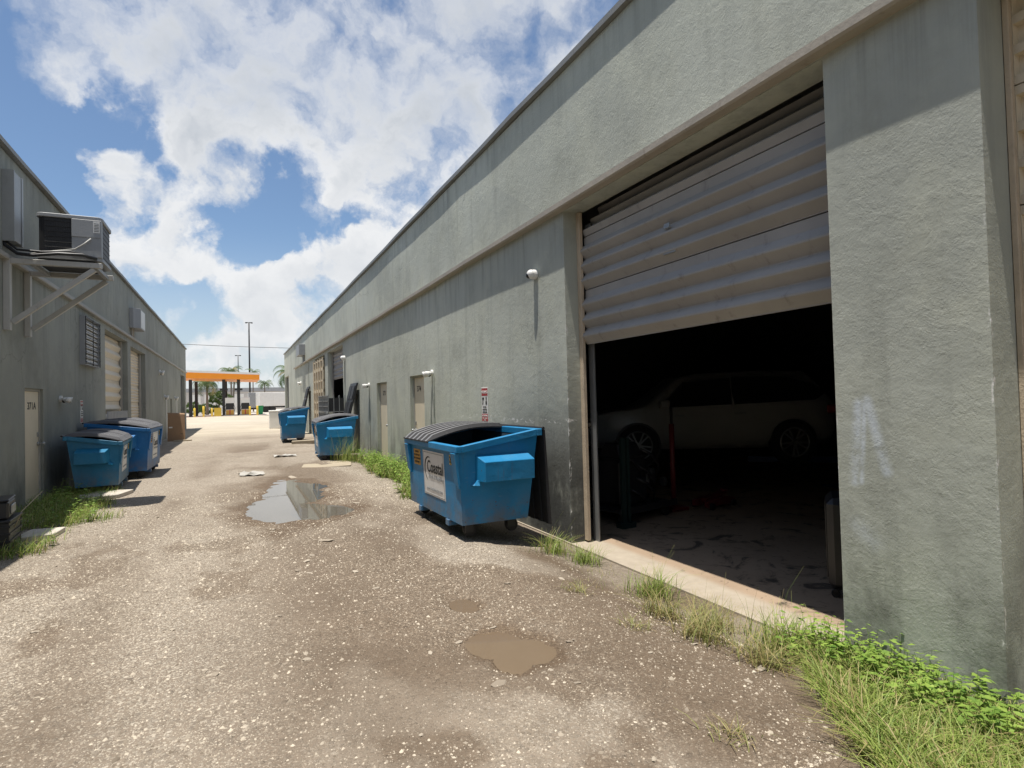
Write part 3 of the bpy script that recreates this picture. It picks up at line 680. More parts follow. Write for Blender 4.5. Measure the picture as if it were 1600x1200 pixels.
m = MB(); m.box(3.80, 3.85, 46.1, 49.6, -.05, 3.66); m.build('roll_up_door', M['dark'], wr)
# timber lattice filling the second far opening
lat = thing('timber_lattice', 'pale timber lattice screen filling the far opening beside the wall column', 'lattice screen', (3.56, 26.85, 0))
for k in range(5): MB().box(-.03, .035, k * .83, k * .83 + .20, 0, 3.62).build('slat', M['pale_ply'], lat)
for k, z in enumerate((.05, .55, 1.05, 1.55, 2.05, 2.55, 3.05, 3.5)): MB().box(.0, .030, 0, 3.52, z, z + (.14 if k % 2 == 0 else .08)).build('rail', M['pale_ply'], lat)
m = MB(); m.box(.06, .07, 0, 3.5, 0, 3.3); m.build('backing_sheet', M['card'], lat)

# ---- left warehouse
wl = thing('warehouse', 'shaded grey stucco warehouse on the left with the air conditioner on its wall', 'warehouse')
LO = [(11.92, 12.92, .0, 1.96), (18.4, 21.95, -.1, 3.70), (22.55, 26.0, -.1, 3.62), (35.2, 36.2, -.1, 2.0), (41.6, 45.0, -.1, 3.6)]
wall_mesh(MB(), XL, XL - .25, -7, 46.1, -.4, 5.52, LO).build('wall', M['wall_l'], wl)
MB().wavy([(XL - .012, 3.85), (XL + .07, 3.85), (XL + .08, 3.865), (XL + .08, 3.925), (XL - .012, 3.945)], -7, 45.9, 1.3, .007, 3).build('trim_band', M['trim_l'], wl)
MB().wavy([(XL - .40, 5.532), (XL + .08, 5.532), (XL + .08, 5.60), (XL - .40, 5.60)], -7.1, 46.2, 1.1, .010, 6).build('coping', M['coping'], wl)
MB().box(-20, XL - .25, -7, 46.1, 5.30, 5.45).build('roof', M['grey'], wl)
MB().box(-20, -19.75, -7, 46.1, -.4, 5.3).box(-19.75, XL - .25, -7, -6.8, -.4, 5.3).box(-19.75, XL - .25, 45.9, 46.1, -.4, 5.3).build_each('rear_wall', M['wall_l'], wl)
pdoor(wl, XL, 1, 11.92, 12.92, .0, 1.96, '371A', True, .06, .08)
shutter(wl, 18.4, 21.95, XL - .22, 0, [(-.1 + .63 * k, -.1 + .63 * (k + 1), 2, 0) for k in range(6)], 1, M['beige'], d=.06)
shutter(wl, 22.55, 26.0, XL - .22, 0, [(-.1 + .62 * k, -.1 + .62 * (k + 1), 5, 0) for k in range(6)], 1, M['beige'], d=.03)
m = MB(); m.box(XL - .20, XL - .14, 21.8, 21.945, -.1, 3.69).box(XL - .20, XL - .14, 25.75, 25.99, -.1, 3.61); m.build_each('door_frame', M['trim_l'], wl)
m = MB(); m.box(XL - .15, XL - .10, 35.24, 36.16, -.09, 1.96); m.build('personnel_door', M['beige'], wl)
m = MB(); m.box(XL - .22, XL - .18, 41.6, 45, -.1, 3.6); m.build('roll_up_door', M['dark'], wl)
rr = MB(); rr.box(XL - .0, XL + .02, 33.2, 33.35, -.1, 2.0).box(XL, XL + .03, 38.6, 38.75, -.1, 2.0); rr.build_each('downpipe', M['white'], wl)
# tall grey riser cover on the left wall
m = MB(); m.box(XL, XL + .14, 10.95, 11.30, 4.15, 5.20).box(XL, XL + .15, 11.28, 11.34, 4.13, 5.21).box(XL, XL + .15, 10.93, 10.96, 4.13, 5.21)
tag(m.build('riser_cover', M['steel'], None, .004), 'tall grey sheet-metal pipe cover on the left wall above the bracket', 'pipe cover')

# ------------------------------------------------------------------ wall things
def cable(pts, r, name, mat, parent=None): return MB().tube(pts, r, 6).build(name, mat, parent, 0, True)
# AC bracket
br = thing('wall_bracket', 'grey steel angle bracket on the left wall carrying the air conditioner', 'bracket', (XL, 11.0, 2.8))
for k, y in enumerate((0.0, .95)):
    MB().box(.002, .085, y - .045, y + .045, 0, 1.08).build('upright', M['lgrey'], br, .004)
    zt = 1.045
    MB().box(.088, 1.22, y - .04, y + .04, zt - .04, zt + .04).build('arm', M['lgrey'], br, .004)
    MB().bar((.10, y + .005, .12), (1.12, y + .005, zt - .06), .065, .075).build('brace', M['lgrey'], br, .004)
MB().box(.30, .36, .042, .908, 1.0, 1.06).box(1.10, 1.16, .042, .908, 1.0, 1.06).build_each('cross_rail', M['grey'], br, .003)
MB().box(.34, 1.12, .03, .92, 1.09, 1.11).build('tray', M['dark'], br)
ac = thing('air_conditioner', 'grey outdoor air conditioner condenser on the left wall bracket', 'air conditioner', (-2.72, 11.0, 3.93))
def rounded(x0, x1, y0, y1, r):
    pts = []
    for cx, cy, a0 in ((x1 - r, y1 - r, 0), (x0 + r, y1 - r, 90), (x0 + r, y0 + r, 180), (x1 - r, y0 + r, 270)):
        for k in range(5): a = R_(a0 + k * 22.5); pts.append((cx + r * math.cos(a), cy + r * math.sin(a)))
    return pts
MB().prism(rounded(0, .84, 0, .84, .09), 'z', 0, .05).build('base_pan', M['grey'], ac)
MB().prism(rounded(.02, .82, .02, .82, .085), 'z', .05, .64).build('coil', M['dark'], ac)
MB().prism(rounded(-.005, .845, -.005, .845, .095), 'z', .64, .70).build('top_cover', M['grey'], ac, .008)
MB().box(.45, .835, -.002, .10, .05, .64).box(.45, .835, -.012, -.002, .36, .64).build('service_panel', M['grey'], ac, .006)
m = MB()
for z in (.10, .18, .26, .34, .42, .50, .58): m.tube([(.11, .016, z), (.445, .016, z)], .0035, 5); m.tube([(.822, .12, z), (.822, .76, z)], .0035, 5)
for k in range(14): m.tube([(.06 + k * .028, .016, .05), (.06 + k * .028, .016, .64)], .0016, 4)
m.build('guard_wire', M['grey_dk'], ac)['kind'] = 'stuff'
MB().box(.73, .815, -.016, -.013, .44, .62).build('rating_label', M['white'], ac)
m = MB()
for q in range(6): m.box(.74, .805, -.0175, -.0165, .46 + q * .024, .468 + q * .024)
m.build('label_print', M['ink'], ac)['kind'] = 'stuff'
MB().tube([(.70, -.02, .34), (.62, -.06, .24), (.50, -.05, .15), (.2, -.05, .09), (-.1, -.06, .02)], .011, 8).build('refrigerant_pipe', M['lgrey'], ac, 0, True)
MB().tube([(.78, -.03, .02), (.6, -.08, .06), (.30, -.10, .05), (0, -.10, .0), (-.2, -.06, .02), (-.36, -.02, .15), (-.37, -.02, .3)], .026, 8).tube([(.70, -.03, .05), (.45, -.09, .10), (.1, -.10, .06), (-.2, -.07, .08), (-.36, -.03, .22)], .018, 8).build('insulated_line', M['black'], ac, 0, True)
# caged window
wc = thing('window_cage', 'grey caged louvre window on the left wall next to the shutter', 'window', (XL, 15.63, 2.58))
MB().box(0, .10, 0, .03, 0, 1.10).box(0, .10, 1.5, 1.53, 0, 1.10).box(0, .10, .03, 1.5, 1.07, 1.10).box(0, .10, .03, 1.5, 0, .03).build('frame', M['grey'], wc)
for k in range(9):
    z = .06 + k * .112; MB().hexa([(.04, .03, z), (.08, .03, z + .0), (.08, 1.5, z), (.04, 1.5, z), (.015, .03, z + .09), (.03, .03, z + .095), (.03, 1.5, z + .095), (.015, 1.5, z + .09)]).build('slat', M['white'], wc)
m = MB().box(.105, .12, .75, .78, .01, 1.09).box(.105, .12, .01, .03, .01, 1.09).box(.105, .12, 1.49, 1.51, .01, 1.09)
for k in range(10): m.box(.12, .13, .0, 1.52, .05 + k * .112, .064 + k * .112)
m.build_each('cage_bar', M['dark'], wc)
# electric cabinet on left wall
eb = thing('wall_cabinet', 'light grey metal cabinet high on the left wall above the trim', 'electrical box', (XL, 22.3, 4.2))
MB().prism([(0, 0), (.12, 0), (.30, .22), (.30, 1.2), (0, 1.2)], 'z', 0, .66).build('body', M['grey'], eb, .01)
MB().box(.301, .306, .26, 1.16, .04, .62).build('door', M['white'], eb)
MB().tube([(.06, .15, 0), (.06, .15, -.33)], .03, 8).tube([(.06, .4, 0), (.06, .4, -.33)], .03, 8).build('conduit', M['trim'], eb)
eb2 = thing('wall_cabinet', 'light grey metal cabinet high on the far right wall above the trim', 'electrical box', (XR, 34.6, 4.32))
MB().box(-.34, 0, 0, 1.7, 0, .62).build('body', M['grey'], eb2, .01)
MB().tube([(-.06, .3, 0), (-.06, .3, -.4)], .04, 8).build('conduit', M['grey'], eb2)
# ribbed grey sheet against left shutter
ps = MB(); n_ = 14
for k in range(n_):
    y0 = 18.45 + k * .22; ps.hexa([(XL + .05, y0, -.05), (XL + .08, y0 + .06, -.05), (XL + .08, y0 + .17, -.05), (XL + .05, y0 + .215, -.05), (XL + .02, y0, 1.5), (XL + .05, y0 + .06, 1.5), (XL + .05, y0 + .17, 1.5), (XL + .02, y0 + .215, 1.5)])
tag(ps.build('ribbed_sheet', M['grey']), 'grey ribbed metal sheet leaning across the lower left shutter', 'metal sheet')

def wall_lamp(x, y, z, sgn, label, size=1.0):
    t = thing('wall_lamp', label, 'wall lamp', (x, y, z))
    MB().disc((sgn * .02, 0, 0), 'x', .055 * size, .04, 12).build('base', M['white'], t)
    for s in (-1, 1):
        h = MB().tube([(sgn * .04, s * .02, 0), (sgn * .08, s * .07, -.01), (sgn * .12, s * .09, -.02)], [.018 * size, .03 * size, .045 * size], 10)
        h.tube([(sgn * .12, s * .09, -.02), (sgn * .17, s * .10, -.035)], [.045 * size, .058 * size], 12).build('lamp_head', M['white'], t, 0, True)
    MB().sphere((sgn * .07, 0, -.05), .03 * size, 10, 6).build('sensor', M['dark'], t, 0, True)
    return t
wall_lamp(XR, 11.25, 2.14, -1, 'white twin floodlight beside door 374 on the right wall', 1.1)
wall_lamp(XR, 17.4, 2.08, -1, 'white twin floodlight between door 373 and the second blue dumpster', 1.15)
wall_lamp(XR, 37.2, 2.80, -1, 'white twin floodlight on the far right wall above the white appliances', 2.0)
wall_lamp(XL, 14.0, 1.80, 1, 'white twin floodlight beside door 371A on the left wall', 1.1)
wall_lamp(XL, 30.5, 3.15, 1, 'white twin floodlight high on the left wall beyond the shutters', 2.0)
wall_lamp(XL, 32.4, 2.05, 1, 'white twin floodlight above the cardboard on the left wall', 2.0)
wall_lamp(XL, 37.6, 2.05, 1, 'farthest white twin floodlight on the left wall', 2.0)
MB_p = lambda y, z0, z1, nm, lb: tag(MB().tube([(XR - .015, y, z0), (XR - .015, y, z1)], .014, 6).build(nm, M['wall_r']), lb, 'conduit')
MB_p(11.15, .0, 2.1, 'wall_conduit', 'thin painted conduit below the floodlight by door 374')
MB_p(17.35, .0, 2.0, 'wall_conduit', 'thin painted conduit on the right wall rising beside the second blue dumpster')
MB_p(21.6, .0, 3.1, 'wall_conduit', 'thin painted conduit below the far dome camera')
MB_p(33.0, .0, 3.8, 'wall_conduit', 'tall thin painted conduit on the far right wall by the leaning panel')
def dome_cam(y, z, label, s=1.0):
    t = thing('dome_camera', label, 'security camera', (XR, y, z))
    MB().disc((-.03 * s, 0, 0), 'x', .075 * s, .06 * s, 18).build('base', M['white'], t, .004)
    MB().sphere((-.085 * s, 0, 0), .072 * s, 16, 10).build('housing', M['white'], t, 0, True)
    MB().sphere((-.115 * s, .018 * s, -.018 * s), .050 * s, 14, 8).build('lens_dome', M['glass'], t, 0, True)
dome_cam(6.71, 3.22, 'white dome security camera on the right wall next to the open garage', .85)
dome_cam(21.5, 3.19, 'small white dome camera on the right wall by the far roll-up door', 1.1)
# warning sign (right)
def warn_sign(x, y, z, sgn, label, w=.26, h=.56):
    t = thing('warning_sign', label, 'sign', (x, y, z)); B = FACE_W if sgn < 0 else FACE_E
    def pl(a, b, c, d, o, nm, mt): MB().box(min(0, sgn * o) if o < .006 else sgn * o - .0005, max(0, sgn * o) if o < .006 else sgn * o + .0005, a, b, c, d).build(nm, mt, t)
    MB().box(min(0, sgn * .006), max(0, sgn * .006), -w / 2, w / 2, 0, h).build('plate', M['white'], t, .002)
    pl(-w * .46, w * .46, h * .76, h * .975, .0070, 'red_band', M['red']); pl(-w * .46, w * .46, h * .03, h * .24, .0070, 'red_band', M['red'])
    e = sgn * .0085
    text('lettering', 'WARNING', .066, M['white'], t, B, (e, 0, h * .865), bold=.002, squeeze=.72)
    m = MB(); k = -sgn   # camera and officer pictograms
    for (cy, cz, q) in ((k * -.06, .36, 1), (k * .06, .37, 1)):
        cy = -cy if sgn < 0 else cy
    bx = Vector(B[0])
    def P(u, v): return (e, bx.y * u, v)
    for u0, u1, v0, v1 in ((-.10, -.02, .365, .40), (-.085, -.055, .30, .37), (-.095, -.07, .28, .31), (.045, .085, .375, .41), (.035, .095, .285, .335), (.05, .08, .335, .375)):
        a, b = sorted((bx.y * u0, bx.y * u1)); m.box(e - .0004, e + .0004, a, b, v0, v1)
    m.build('pictogram', M['ink'], t)['kind'] = 'stuff'
    for q, s_ in enumerate(('THIS AREA', 'UNDER VIDEO', 'SURVEILLANCE')): text('lettering', s_, .031, M['ink'], t, B, (e, 0, .245 - q * .042), bold=.001, squeeze=.9)
    text('lettering', 'NO DUMPING', .040, M['white'], t, B, (e, 0, .105), bold=.001, squeeze=.85); text('lettering', 'VIOLATORS WILL', .026, M['white'], t, B, (e, 0, .065), squeeze=.9); text('lettering', 'BE FINED', .026, M['white'], t, B, (e, 0, .034), squeeze=.9)
warn_sign(XR, 8.55, 1.21, -1, 'red and white WARNING surveillance sign on the right wall above the dumpster')
warn_sign(XL, 15.75, 1.28, 1, 'red and white warning sign on the shaded left wall', .24, .50)

# ------------------------------------------------------------------ dumpsters
def make_dumpster(label, loc, rz, sx=1.0, sz=1.0, L=1.96, open_near=False, lean=0.0, big_sign=True, tint=None, blue=None):
    """Local frame: x from the sloping front (0) to the rear, y along the length, front looks to -x."""
    blue = blue or M['blue']
    t = thing('dumpster', label, 'dumpster', loc, rz, 'blue dumpsters along the alley')
    D, DB, ZF, ZR = 1.02 * sx, .86 * sx, 1.02 * sz, 1.17 * sz; z0 = .17
    m = MB(); o = [(.03, z0), (0, ZF), (D, ZR), (DB, z0)]
    e = .02
    m.quad((.03, 0, z0), (.03, L, z0), (0, L, ZF), (0, 0, ZF)); m.quad((DB, 0, z0), (DB, L, z0), (D, L, ZR), (D, 0, ZR))
    for y in (0, L): m.quad((.03, y, z0), (DB, y, z0), (D, y, ZR), (0, y, ZF))
    m.quad((.03, 0, z0), (DB, 0, z0), (DB, L, z0), (.03, L, z0))
    # inside faces
    m.quad((.03 + e, e, z0 + e), (.03 + e, L - e, z0 + e), (e, L - e, ZF), (e, e, ZF)); m.quad((DB - e, e, z0 + e), (DB - e, L - e, z0 + e), (D - e, L - e, ZR), (D - e, e, ZR))
    for y in (e, L - e): m.quad((.03 + e, y, z0 + e), (DB - e, y, z0 + e), (D - e, y, ZR), (e, y, ZF))
    m.quad((.03 + e, e, z0 + e), (DB - e, e, z0 + e), (DB - e, L - e, z0 + e), (.03 + e, L - e, z0 + e))
    m.mi = [0] * 5 + [1] * 5; m.build('body', [blue, M['liner']], t)
    r = MB(); a = .045
    r.box(-a, .03, -a, L + a, ZF - .03, ZF + .045); r.box(D - .03, D + a, -a, L + a, ZR - .035, ZR + .045)
    for y in (-a, L - .03):
        r.hexa([(.031, y, ZF - .03), (D - .031, y, ZR - .035), (D - .031, y + a + .03, ZR - .035), (.031, y + a + .03, ZF - .03), (.031, y, ZF + .045), (D - .031, y, ZR + .045), (D - .031, y + a + .03, ZR + .045), (.031, y + a + .03, ZF + .045)])
    r.build('rim', blue, t, .006)
    for s, y in ((-1, 0), (1, L)):   # fork pockets
        x0, x1 = .20 * sx, D - .13; q = s * .15
        ya, yb = y + s * .001, y + q
        pk = MB().hexa([(x0, ya, ZF * .64), (x1, ya, ZF * .64), (x1, yb, ZF * .64), (x0 + .06, yb, ZF * .64), (x0, ya, ZF * .935), (x1 - .02, ya, ZF * .935), (x1 + .005, yb, ZF * .86), (x0 + .06, yb, ZF * .86)])
        pk.build('fork_pocket', blue, t, .005)
        MB().hexa([(x0 - .07, ya, ZF * .60), (x0 + .02, ya, ZF * .60), (x0 + .02, y + q * .55, ZF * .60), (x0 - .03, y + q * .3, ZF * .60), (x0 + .0, ya, ZF * .66), (x0 + .02, ya, ZF * .66), (x0 + .02, y + q * .5, ZF * .655), (x0 + .01, y + q * .3, ZF * .655)]).build('gusset', blue, t)
        yf0, yf1 = (y - .012, y + .13) if s < 0 else (y - .13, y + .012)
        MB().hexa([(-.008, yf0, ZF * .57), (.012, yf0, ZF * .57), (.012, yf1, ZF * .62), (-.008, yf1, ZF * .62), (-.055, yf0, ZF * .965), (.0, yf0, ZF * .965), (.0, yf1, ZF * .965), (-.055, yf1, ZF * .965)]).build('corner_flange', blue, t, .004)
    MB().box(.01, .15, .40, .50, .10, .168).box(.01, .15, L - .5, L - .40, .10, .168).box(DB - .15, DB, .40, .5, .10, .168).box(DB - .15, DB, L - .5, L - .4, .10, .168).build_each('skid_channel', blue, t, .003)
    for x in (.16, DB - .16):
        for y in (.16, L - .16):
            MB().disc((x + .02, y, .078), 'y', .078, .05, 16).build('caster_wheel', M['rubber'], t, .006)
            MB().box(x - .05, x + .05, y - .045, y - .032, .06, .168).box(x - .05, x + .05, y + .032, y + .045, .06, .168).box(x - .06, x + .06, y - .05, y + .05, .155, .169).build('caster_fork', M['dark'], t)
    # lids
    def lid(ya, yb, sag):
        nx_, ny_ = 12, 36; g = np.zeros((nx_ + 1, ny_ + 1, 3))
        for i in range(nx_ + 1):
            u = i / nx_
            for j in range(ny_ + 1):
                v = j / ny_; rib = .045 if (j % 6 in (2, 3, 4)) and 0 < j < ny_ else 0
                zl = ZF + .05 + (ZR - ZF) * u + sag * math.sin(math.pi * min(1, u * 1.05)) * .9 + rib * (1 if .02 < u < .98 else 0)
                g[i, j] = (-.055 + (D + .10) * u, ya + (yb - ya) * v, zl)
        vs = [tuple(p) for p in g.reshape(-1, 3)] + [(p[0], p[1], p[2] - .018) for p in g.reshape(-1, 3)]; w = ny_ + 1; T = (nx_ + 1) * w
        fs = [(i * w + j, i * w + j + 1, (i + 1) * w + j + 1, (i + 1) * w + j) for i in range(nx_) for j in range(ny_)]
        tops = [1 if (j % 6 in (2, 3)) else 0 for i in range(nx_) for j in range(ny_)]  # rib tops get the lighter colour, as if catching the sun
        fs += [tuple(q + T for q in f[::-1]) for f in fs]
        per = [j for j in range(w)] + [i * w + ny_ for i in range(1, nx_ + 1)] + [nx_ * w + j for j in range(ny_ - 1, -1, -1)] + [i * w for i in range(nx_ - 1, 0, -1)]
        fs += [(per[k], per[(k + 1) % len(per)], per[(k + 1) % len(per)] + T, per[k] + T) for k in range(len(per))]
        lm = MB().add(vs, fs); lm.mi[:len(tops)] = tops; lm.build('lid', [M['lid'], M['lid_sunlit']] if open_near else [M['lid_grey'], M['lid_sunlit']], t)
    if open_near:
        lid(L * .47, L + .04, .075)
        h = MB()
        for k in range(10):
            y = -.04 + k * .098
            h.hexa([(D + .12 + (.012 if k % 2 else 0), y, .06), (D + .145, y, .06), (D + .145, y + .096, .06), (D + .12 + (.012 if k % 2 else 0), y + .096, .06), (D + .06, y, ZR + .03), (D + .085, y, ZR + .03), (D + .085, y + .096, ZR + .03), (D + .06, y + .096, ZR + .03)])
        h.build('lid', M['lid'], t, label='black ribbed lid flung open and hanging behind the bin')
    else:
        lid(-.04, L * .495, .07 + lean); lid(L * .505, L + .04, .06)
    MB().tube([(D + .055, -.06, ZR + .05), (D + .055, L + .06, ZR + .05)], .018, 8).build('hinge_rod', M['dark'], t)
    # signs on the front
    fx = lambda z: .03 - .03 * (z - z0) / (ZF - z0)
    def plate(ya, yb, za, zb, nm, mt, off=.004):
        k = MB().hexa([(fx(za) - off, ya, za), (fx(za) - .0005, ya, za), (fx(za) - .0005, yb, za), (fx(za) - off, yb, za), (fx(zb) - off, ya, zb), (fx(zb) - .0005, ya, zb), (fx(zb) - .0005, yb, zb), (fx(zb) - off, yb, zb)])
        return k.build(nm, mt, t)
    s1 = plate(.50, 1.30, .37, ZF - .08, 'sign_panel', M['white'])
    def ftxt(b, sz_, y, z, mt, par, bold=0, off=.007, sq=1.0, al='CENTER'): return text('lettering', b, sz_, mt, par, FACE_W, (fx(z) - off, y, z), al, bold, sq)
    ftxt('Coastal', .215, .84, .735, M['ink'], s1, .003, sq=.92)
    ftxt('Waste & Recycling', .074, .82, .615, M['grey'], s1, .001)
    ftxt('www.coastalwaste.com', .064, .89, .46, M['grey'], s1, .0005)
    c = MB()   # crescent swoosh
    pts = []
    for k in range(15):
        a = R_(75 + k * 12.5); pts.append((1.08 + .19 * -math.cos(a) * .0 , 0))
    N_ = 16
    for k in range(N_):
        a0, a1 = R_(70 + k * 11), R_(70 + (k + 1) * 11)
        w0, w1 = .028 * math.sin(math.pi * k / N_) + .002, .028 * math.sin(math.pi * (k + 1) / N_) + .002
        def q(a, rr_): y = 1.06 - math.cos(a) * rr_; z = .70 + math.sin(a) * rr_; return (fx(z) - .0065, y, z)
        c.quad(q(a0, .155), q(a1, .155), q(a1, .155 + w1), q(a0, .155 + w0))
    c.build('crescent_emblem', M['ink'], s1)
    brd = MB()
    for ya, yb, za, zb in ((.52, 1.28, .385, .392), (.52, 1.28, ZF - .107, ZF - .10), (.52, .527, .392, ZF - .107), (1.273, 1.28, .392, ZF - .107)):
        brd.hexa([(fx(za) - .0062, ya, za), (fx(za) - .005, ya, za), (fx(za) - .005, yb, za), (fx(za) - .0062, yb, za), (fx(zb) - .0062, ya, zb), (fx(zb) - .005, ya, zb), (fx(zb) - .005, yb, zb), (fx(zb) - .0062, yb, zb)])
    brd.build('sign_border', M['grey'], s1)['kind'] = 'stuff'
    s2 = plate(.17, .30, ZF - .19, ZF - .075, 'size_label', M['yellow']); ftxt('2yd', .10, .235, ZF - .13, M['ink'], s2, .003, sq=.75)
    s3 = plate(1.42, 1.70, ZF - .30, ZF - .09, 'caution_label', M['orange_dull'])
    for k in range(4): ftxt(('CAUTION', 'DO NOT PLAY', 'ON OR AROUND', 'CONTAINER')[k], .036, 1.56, ZF - .125 - k * .046, M['ink'], s3, .0005)
    return t
M['liner'] = paint('dirty_liner', (.02, .045, .07), .7)
M['orange_dull'] = paint('orange_label', (.55, .30, .05), .6, 0, .1)
M['blue_dk'] = dumpster_paint('dumpster_blue_deep', (.012, .15, .40))
M['blue_teal'] = dumpster_paint('dumpster_teal', (.010, .165, .32))
G1 = lambda x, y: float(gz(np.array([x]), np.array([y]))[0])
make_dumpster('nearest open blue dumpster with one lid flung back by the garage door', (2.25, 6.12, -.0), R_(1.0), open_near=True)
make_dumpster('blue dumpster with closed grey lids in front of the second pale door', (2.02, 16.45, -.02), R_(-3), 1.0, 1.0, 1.95, lean=.03)
make_dumpster('farthest blue dumpster on the right beside the white appliances', (1.64, 24.9, 0), R_(-2), 1.02, 1.16, 2.0, lean=.0)
make_dumpster('teal-blue dumpster nearest on the left beside the weeds', (-2.06, 14.75, -.02), R_(180 + 3), .80, .92, 1.75, lean=.02, blue=M['blue_teal'])
make_dumpster('larger deep blue dumpster behind the teal one on the left', (-1.74, 17.25, 0), R_(180 - 1), 1.12, 1.05, 2.0, lean=.03, blue=M['blue_dk'])

# ------------------------------------------------------------------ loose things in the alley
def leaning_panel(x, y0, y1, zt, label, run=1.0):
    """A black moulded panel leaning on the right wall."""
    t = thing('black_panel', label, 'panel', (x, y0, 0)); w = y1 - y0
    lean = .55
    def P(u, v, o): return (v * lean + o * .9, u * w + v * run * .0, v * zt)
    m = MB(); m.hexa([P(0, 0, 0), P(0, 0, .06), P(1, 0, .06), P(1, 0, 0), P(0, 1, 0), P(0, 1, .06), P(1, 1, .06), P(1, 1, 0)]); m.build('sheet', M['black'], t)
    for k in range(4):
        for j in range(2):
            u0, u1 = .06 + j * .46, .06 + j * .46 + .40; v0, v1 = .04 + k * .24, .04 + k * .24 + .20
            MB().hexa([P(u0, v0, -.03), P(u0, v0, -.003), P(u1, v0, -.003), P(u1, v0, -.03), P(u0, v1, -.03), P(u0, v1, -.003), P(u1, v1, -.003), P(u1, v1, -.03)]).build('raised_panel', M['dark'], t)
leaning_panel(2.98, 18.9, 20.0, 2.2, 'tall black moulded panel leaning on the right wall behind the second dumpster')
leaning_panel(2.98, 32.2, 33.3, 2.45, 'tall black panel leaning on the far right wall behind the farthest dumpster')
ap = thing('appliance', 'white washing machine casing standing by the far right wall', 'washing machine', (2.75, 37.0, 0))
MB().box(0, .75, 0, .7, 0, 1.2).build('body', M['white'], ap, .02); MB().box(.5, .68, -.012, -.001, .75, 1.05).build('door', M['grey'], ap)
ap2 = thing('appliance', 'long white chest freezer by the far right wall behind the black panel', 'freezer', (1.95, 40.0, 0))
MB().box(0, 1.2, 0, .8, 0, 1.05).build('body', M['white'], ap2, .02); MB().box(-.02, 1.22, -.02, .82, 1.06, 1.16).build('lid', M['white'], ap2, .02)
# stack of wire crates in front of the opening
for k, (x, y, z) in enumerate(((2.95, 21.2, 0), (2.95, 21.2, .62), (2.95, 21.2, 1.24), (2.95, 22.6, 0), (2.95, 22.6, .62), (2.95, 22.6, 1.24))):
    lv = ('bottom', 'middle', 'top')[k % 3]; st = 'nearer' if k < 3 else 'farther'
    t = thing('wire_crate', f'grey wire crate, {lv} of the {st} stack at the far roll-up door', 'crate', (x, y, z), 0, 'stacked wire crates')
    m = MB()
    for q in range(7):
        yy = q * .2
        m.box(0, .02, yy, yy + .02, 0, .6)
    for q in range(4): m.box(-.005, .015, 0, 1.22, q * .19, q * .19 + .025)
    for q in range(4): m.box(q * .19, q * .19 + .02, 0, .02, 0, .6)
    m.box(0, .6, 0, 1.2, 0, .02); m.build('mesh_side', M['steel'], t)
    MB().box(.05, .56, .08, 1.15, .022, .5).build('contents', M['dark'], t)
# cardboard
cb = thing('cardboard_box', 'tall flattened brown cardboard carton leaning by the far left wall', 'cardboard box', (-2.80, 30.3, 0), R_(2))
MB().hexa([(0, 0, 0), (.70, .05, 0), (.70, .32, 0), (0, .27, 0), (.02, .12, 1.26), (.68, .16, 1.2), (.68, .30, 1.2), (.02, .26, 1.26)]).build('carton', M['card'], cb)
MB().box(.06, .20, .045, .049, .60, .66).build('paper_label', M['white'], cb)
MB().hexa([(.0, .12, 1.262), (.69, .16, 1.202), (.69, .22, 1.25), (0, .18, 1.30), (.0, .125, 1.27), (.69, .165, 1.21), (.69, .225, 1.26), (0, .185, 1.31)]).build('flap', M['card'], cb)
m = MB()
for k in range(7): m.box(.26 + k * .05, .29 + k * .05, .068, .071, .30, .345)
m.build('print', M['ink'], cb)['kind'] = 'stuff'
# slabs and boards
def slab(name, x, y, pts, h, label, cat, mat):
    m = MB().prism([(px, py) for px, py in pts], 'z', 0, h); o = m.build(name, mat, None, .006); o.location = (x, y, G1(x, y) - .01); return tag(o, label, cat)
slab('concrete_slab', -2.45, 12.2, [(0, 0), (.55, .1), (.7, .7), (.2, .9), (-.1, .5)], .07, 'pale broken concrete slab in the grass by door 371A', 'concrete slab', M['conc'])
slab('concrete_slab', -2.45, 8.9, [(0, 0), (.4, .05), (.42, .5), (.05, .55)], .07, 'pale broken concrete chunk in the grass beside the black crate', 'concrete slab', M['conc'])
slab('plywood_sheet', 1.45, 15.2, [(0, 0), (.4, -.25), (1.15, -.3), (1.3, .5), (1.2, 1.0), (.7, .9), (.3, 1.3), (.1, .6)], .015, 'weathered plywood sheet lying before the second right dumpster', 'plywood sheet', M['ply'])
slab('timber_board', 1.95, 24.0, [(0, 0), (1.0, .1), (1.0, .55), (.05, .4)], .12, 'pale timber board lying in front of the farthest dumpster', 'timber board', M['ply'])
slab('timber_board', -2.5, 29.6, [(0, 0), (.7, .1), (.7, .3), (.0, .2)], .08, 'pale timber board on the ground before the cardboard carton', 'timber board', M['ply'])
# crumpled white litter
def litter(x, y, s, label, cat='plastic bag'):
    m = MB(); rr = random.Random(int(x * 100)); n_ = 5
    vs = [(i / n_ * s + rr.uniform(-.03, .03), j / n_ * s * .6 + rr.uniform(-.03, .03), abs(rr.gauss(0, .035)) + .004) for i in range(n_ + 1) for j in range(n_ + 1)]
    m.add(vs, [(i * (n_ + 1) + j, (i + 1) * (n_ + 1) + j, (i + 1) * (n_ + 1) + j + 1, i * (n_ + 1) + j + 1) for i in range(n_) for j in range(n_)])
    o = m.build('litter', M['dullwhite']); o.location = (x, y, G1(x, y)); tag(o, label, cat)
litter(.05, 14.0, .5, 'crumpled white plastic lying on the gravel beyond the long puddle')
litter(1.0, 18.3, .6, 'crumpled white wrapping in front of the second right dumpster')
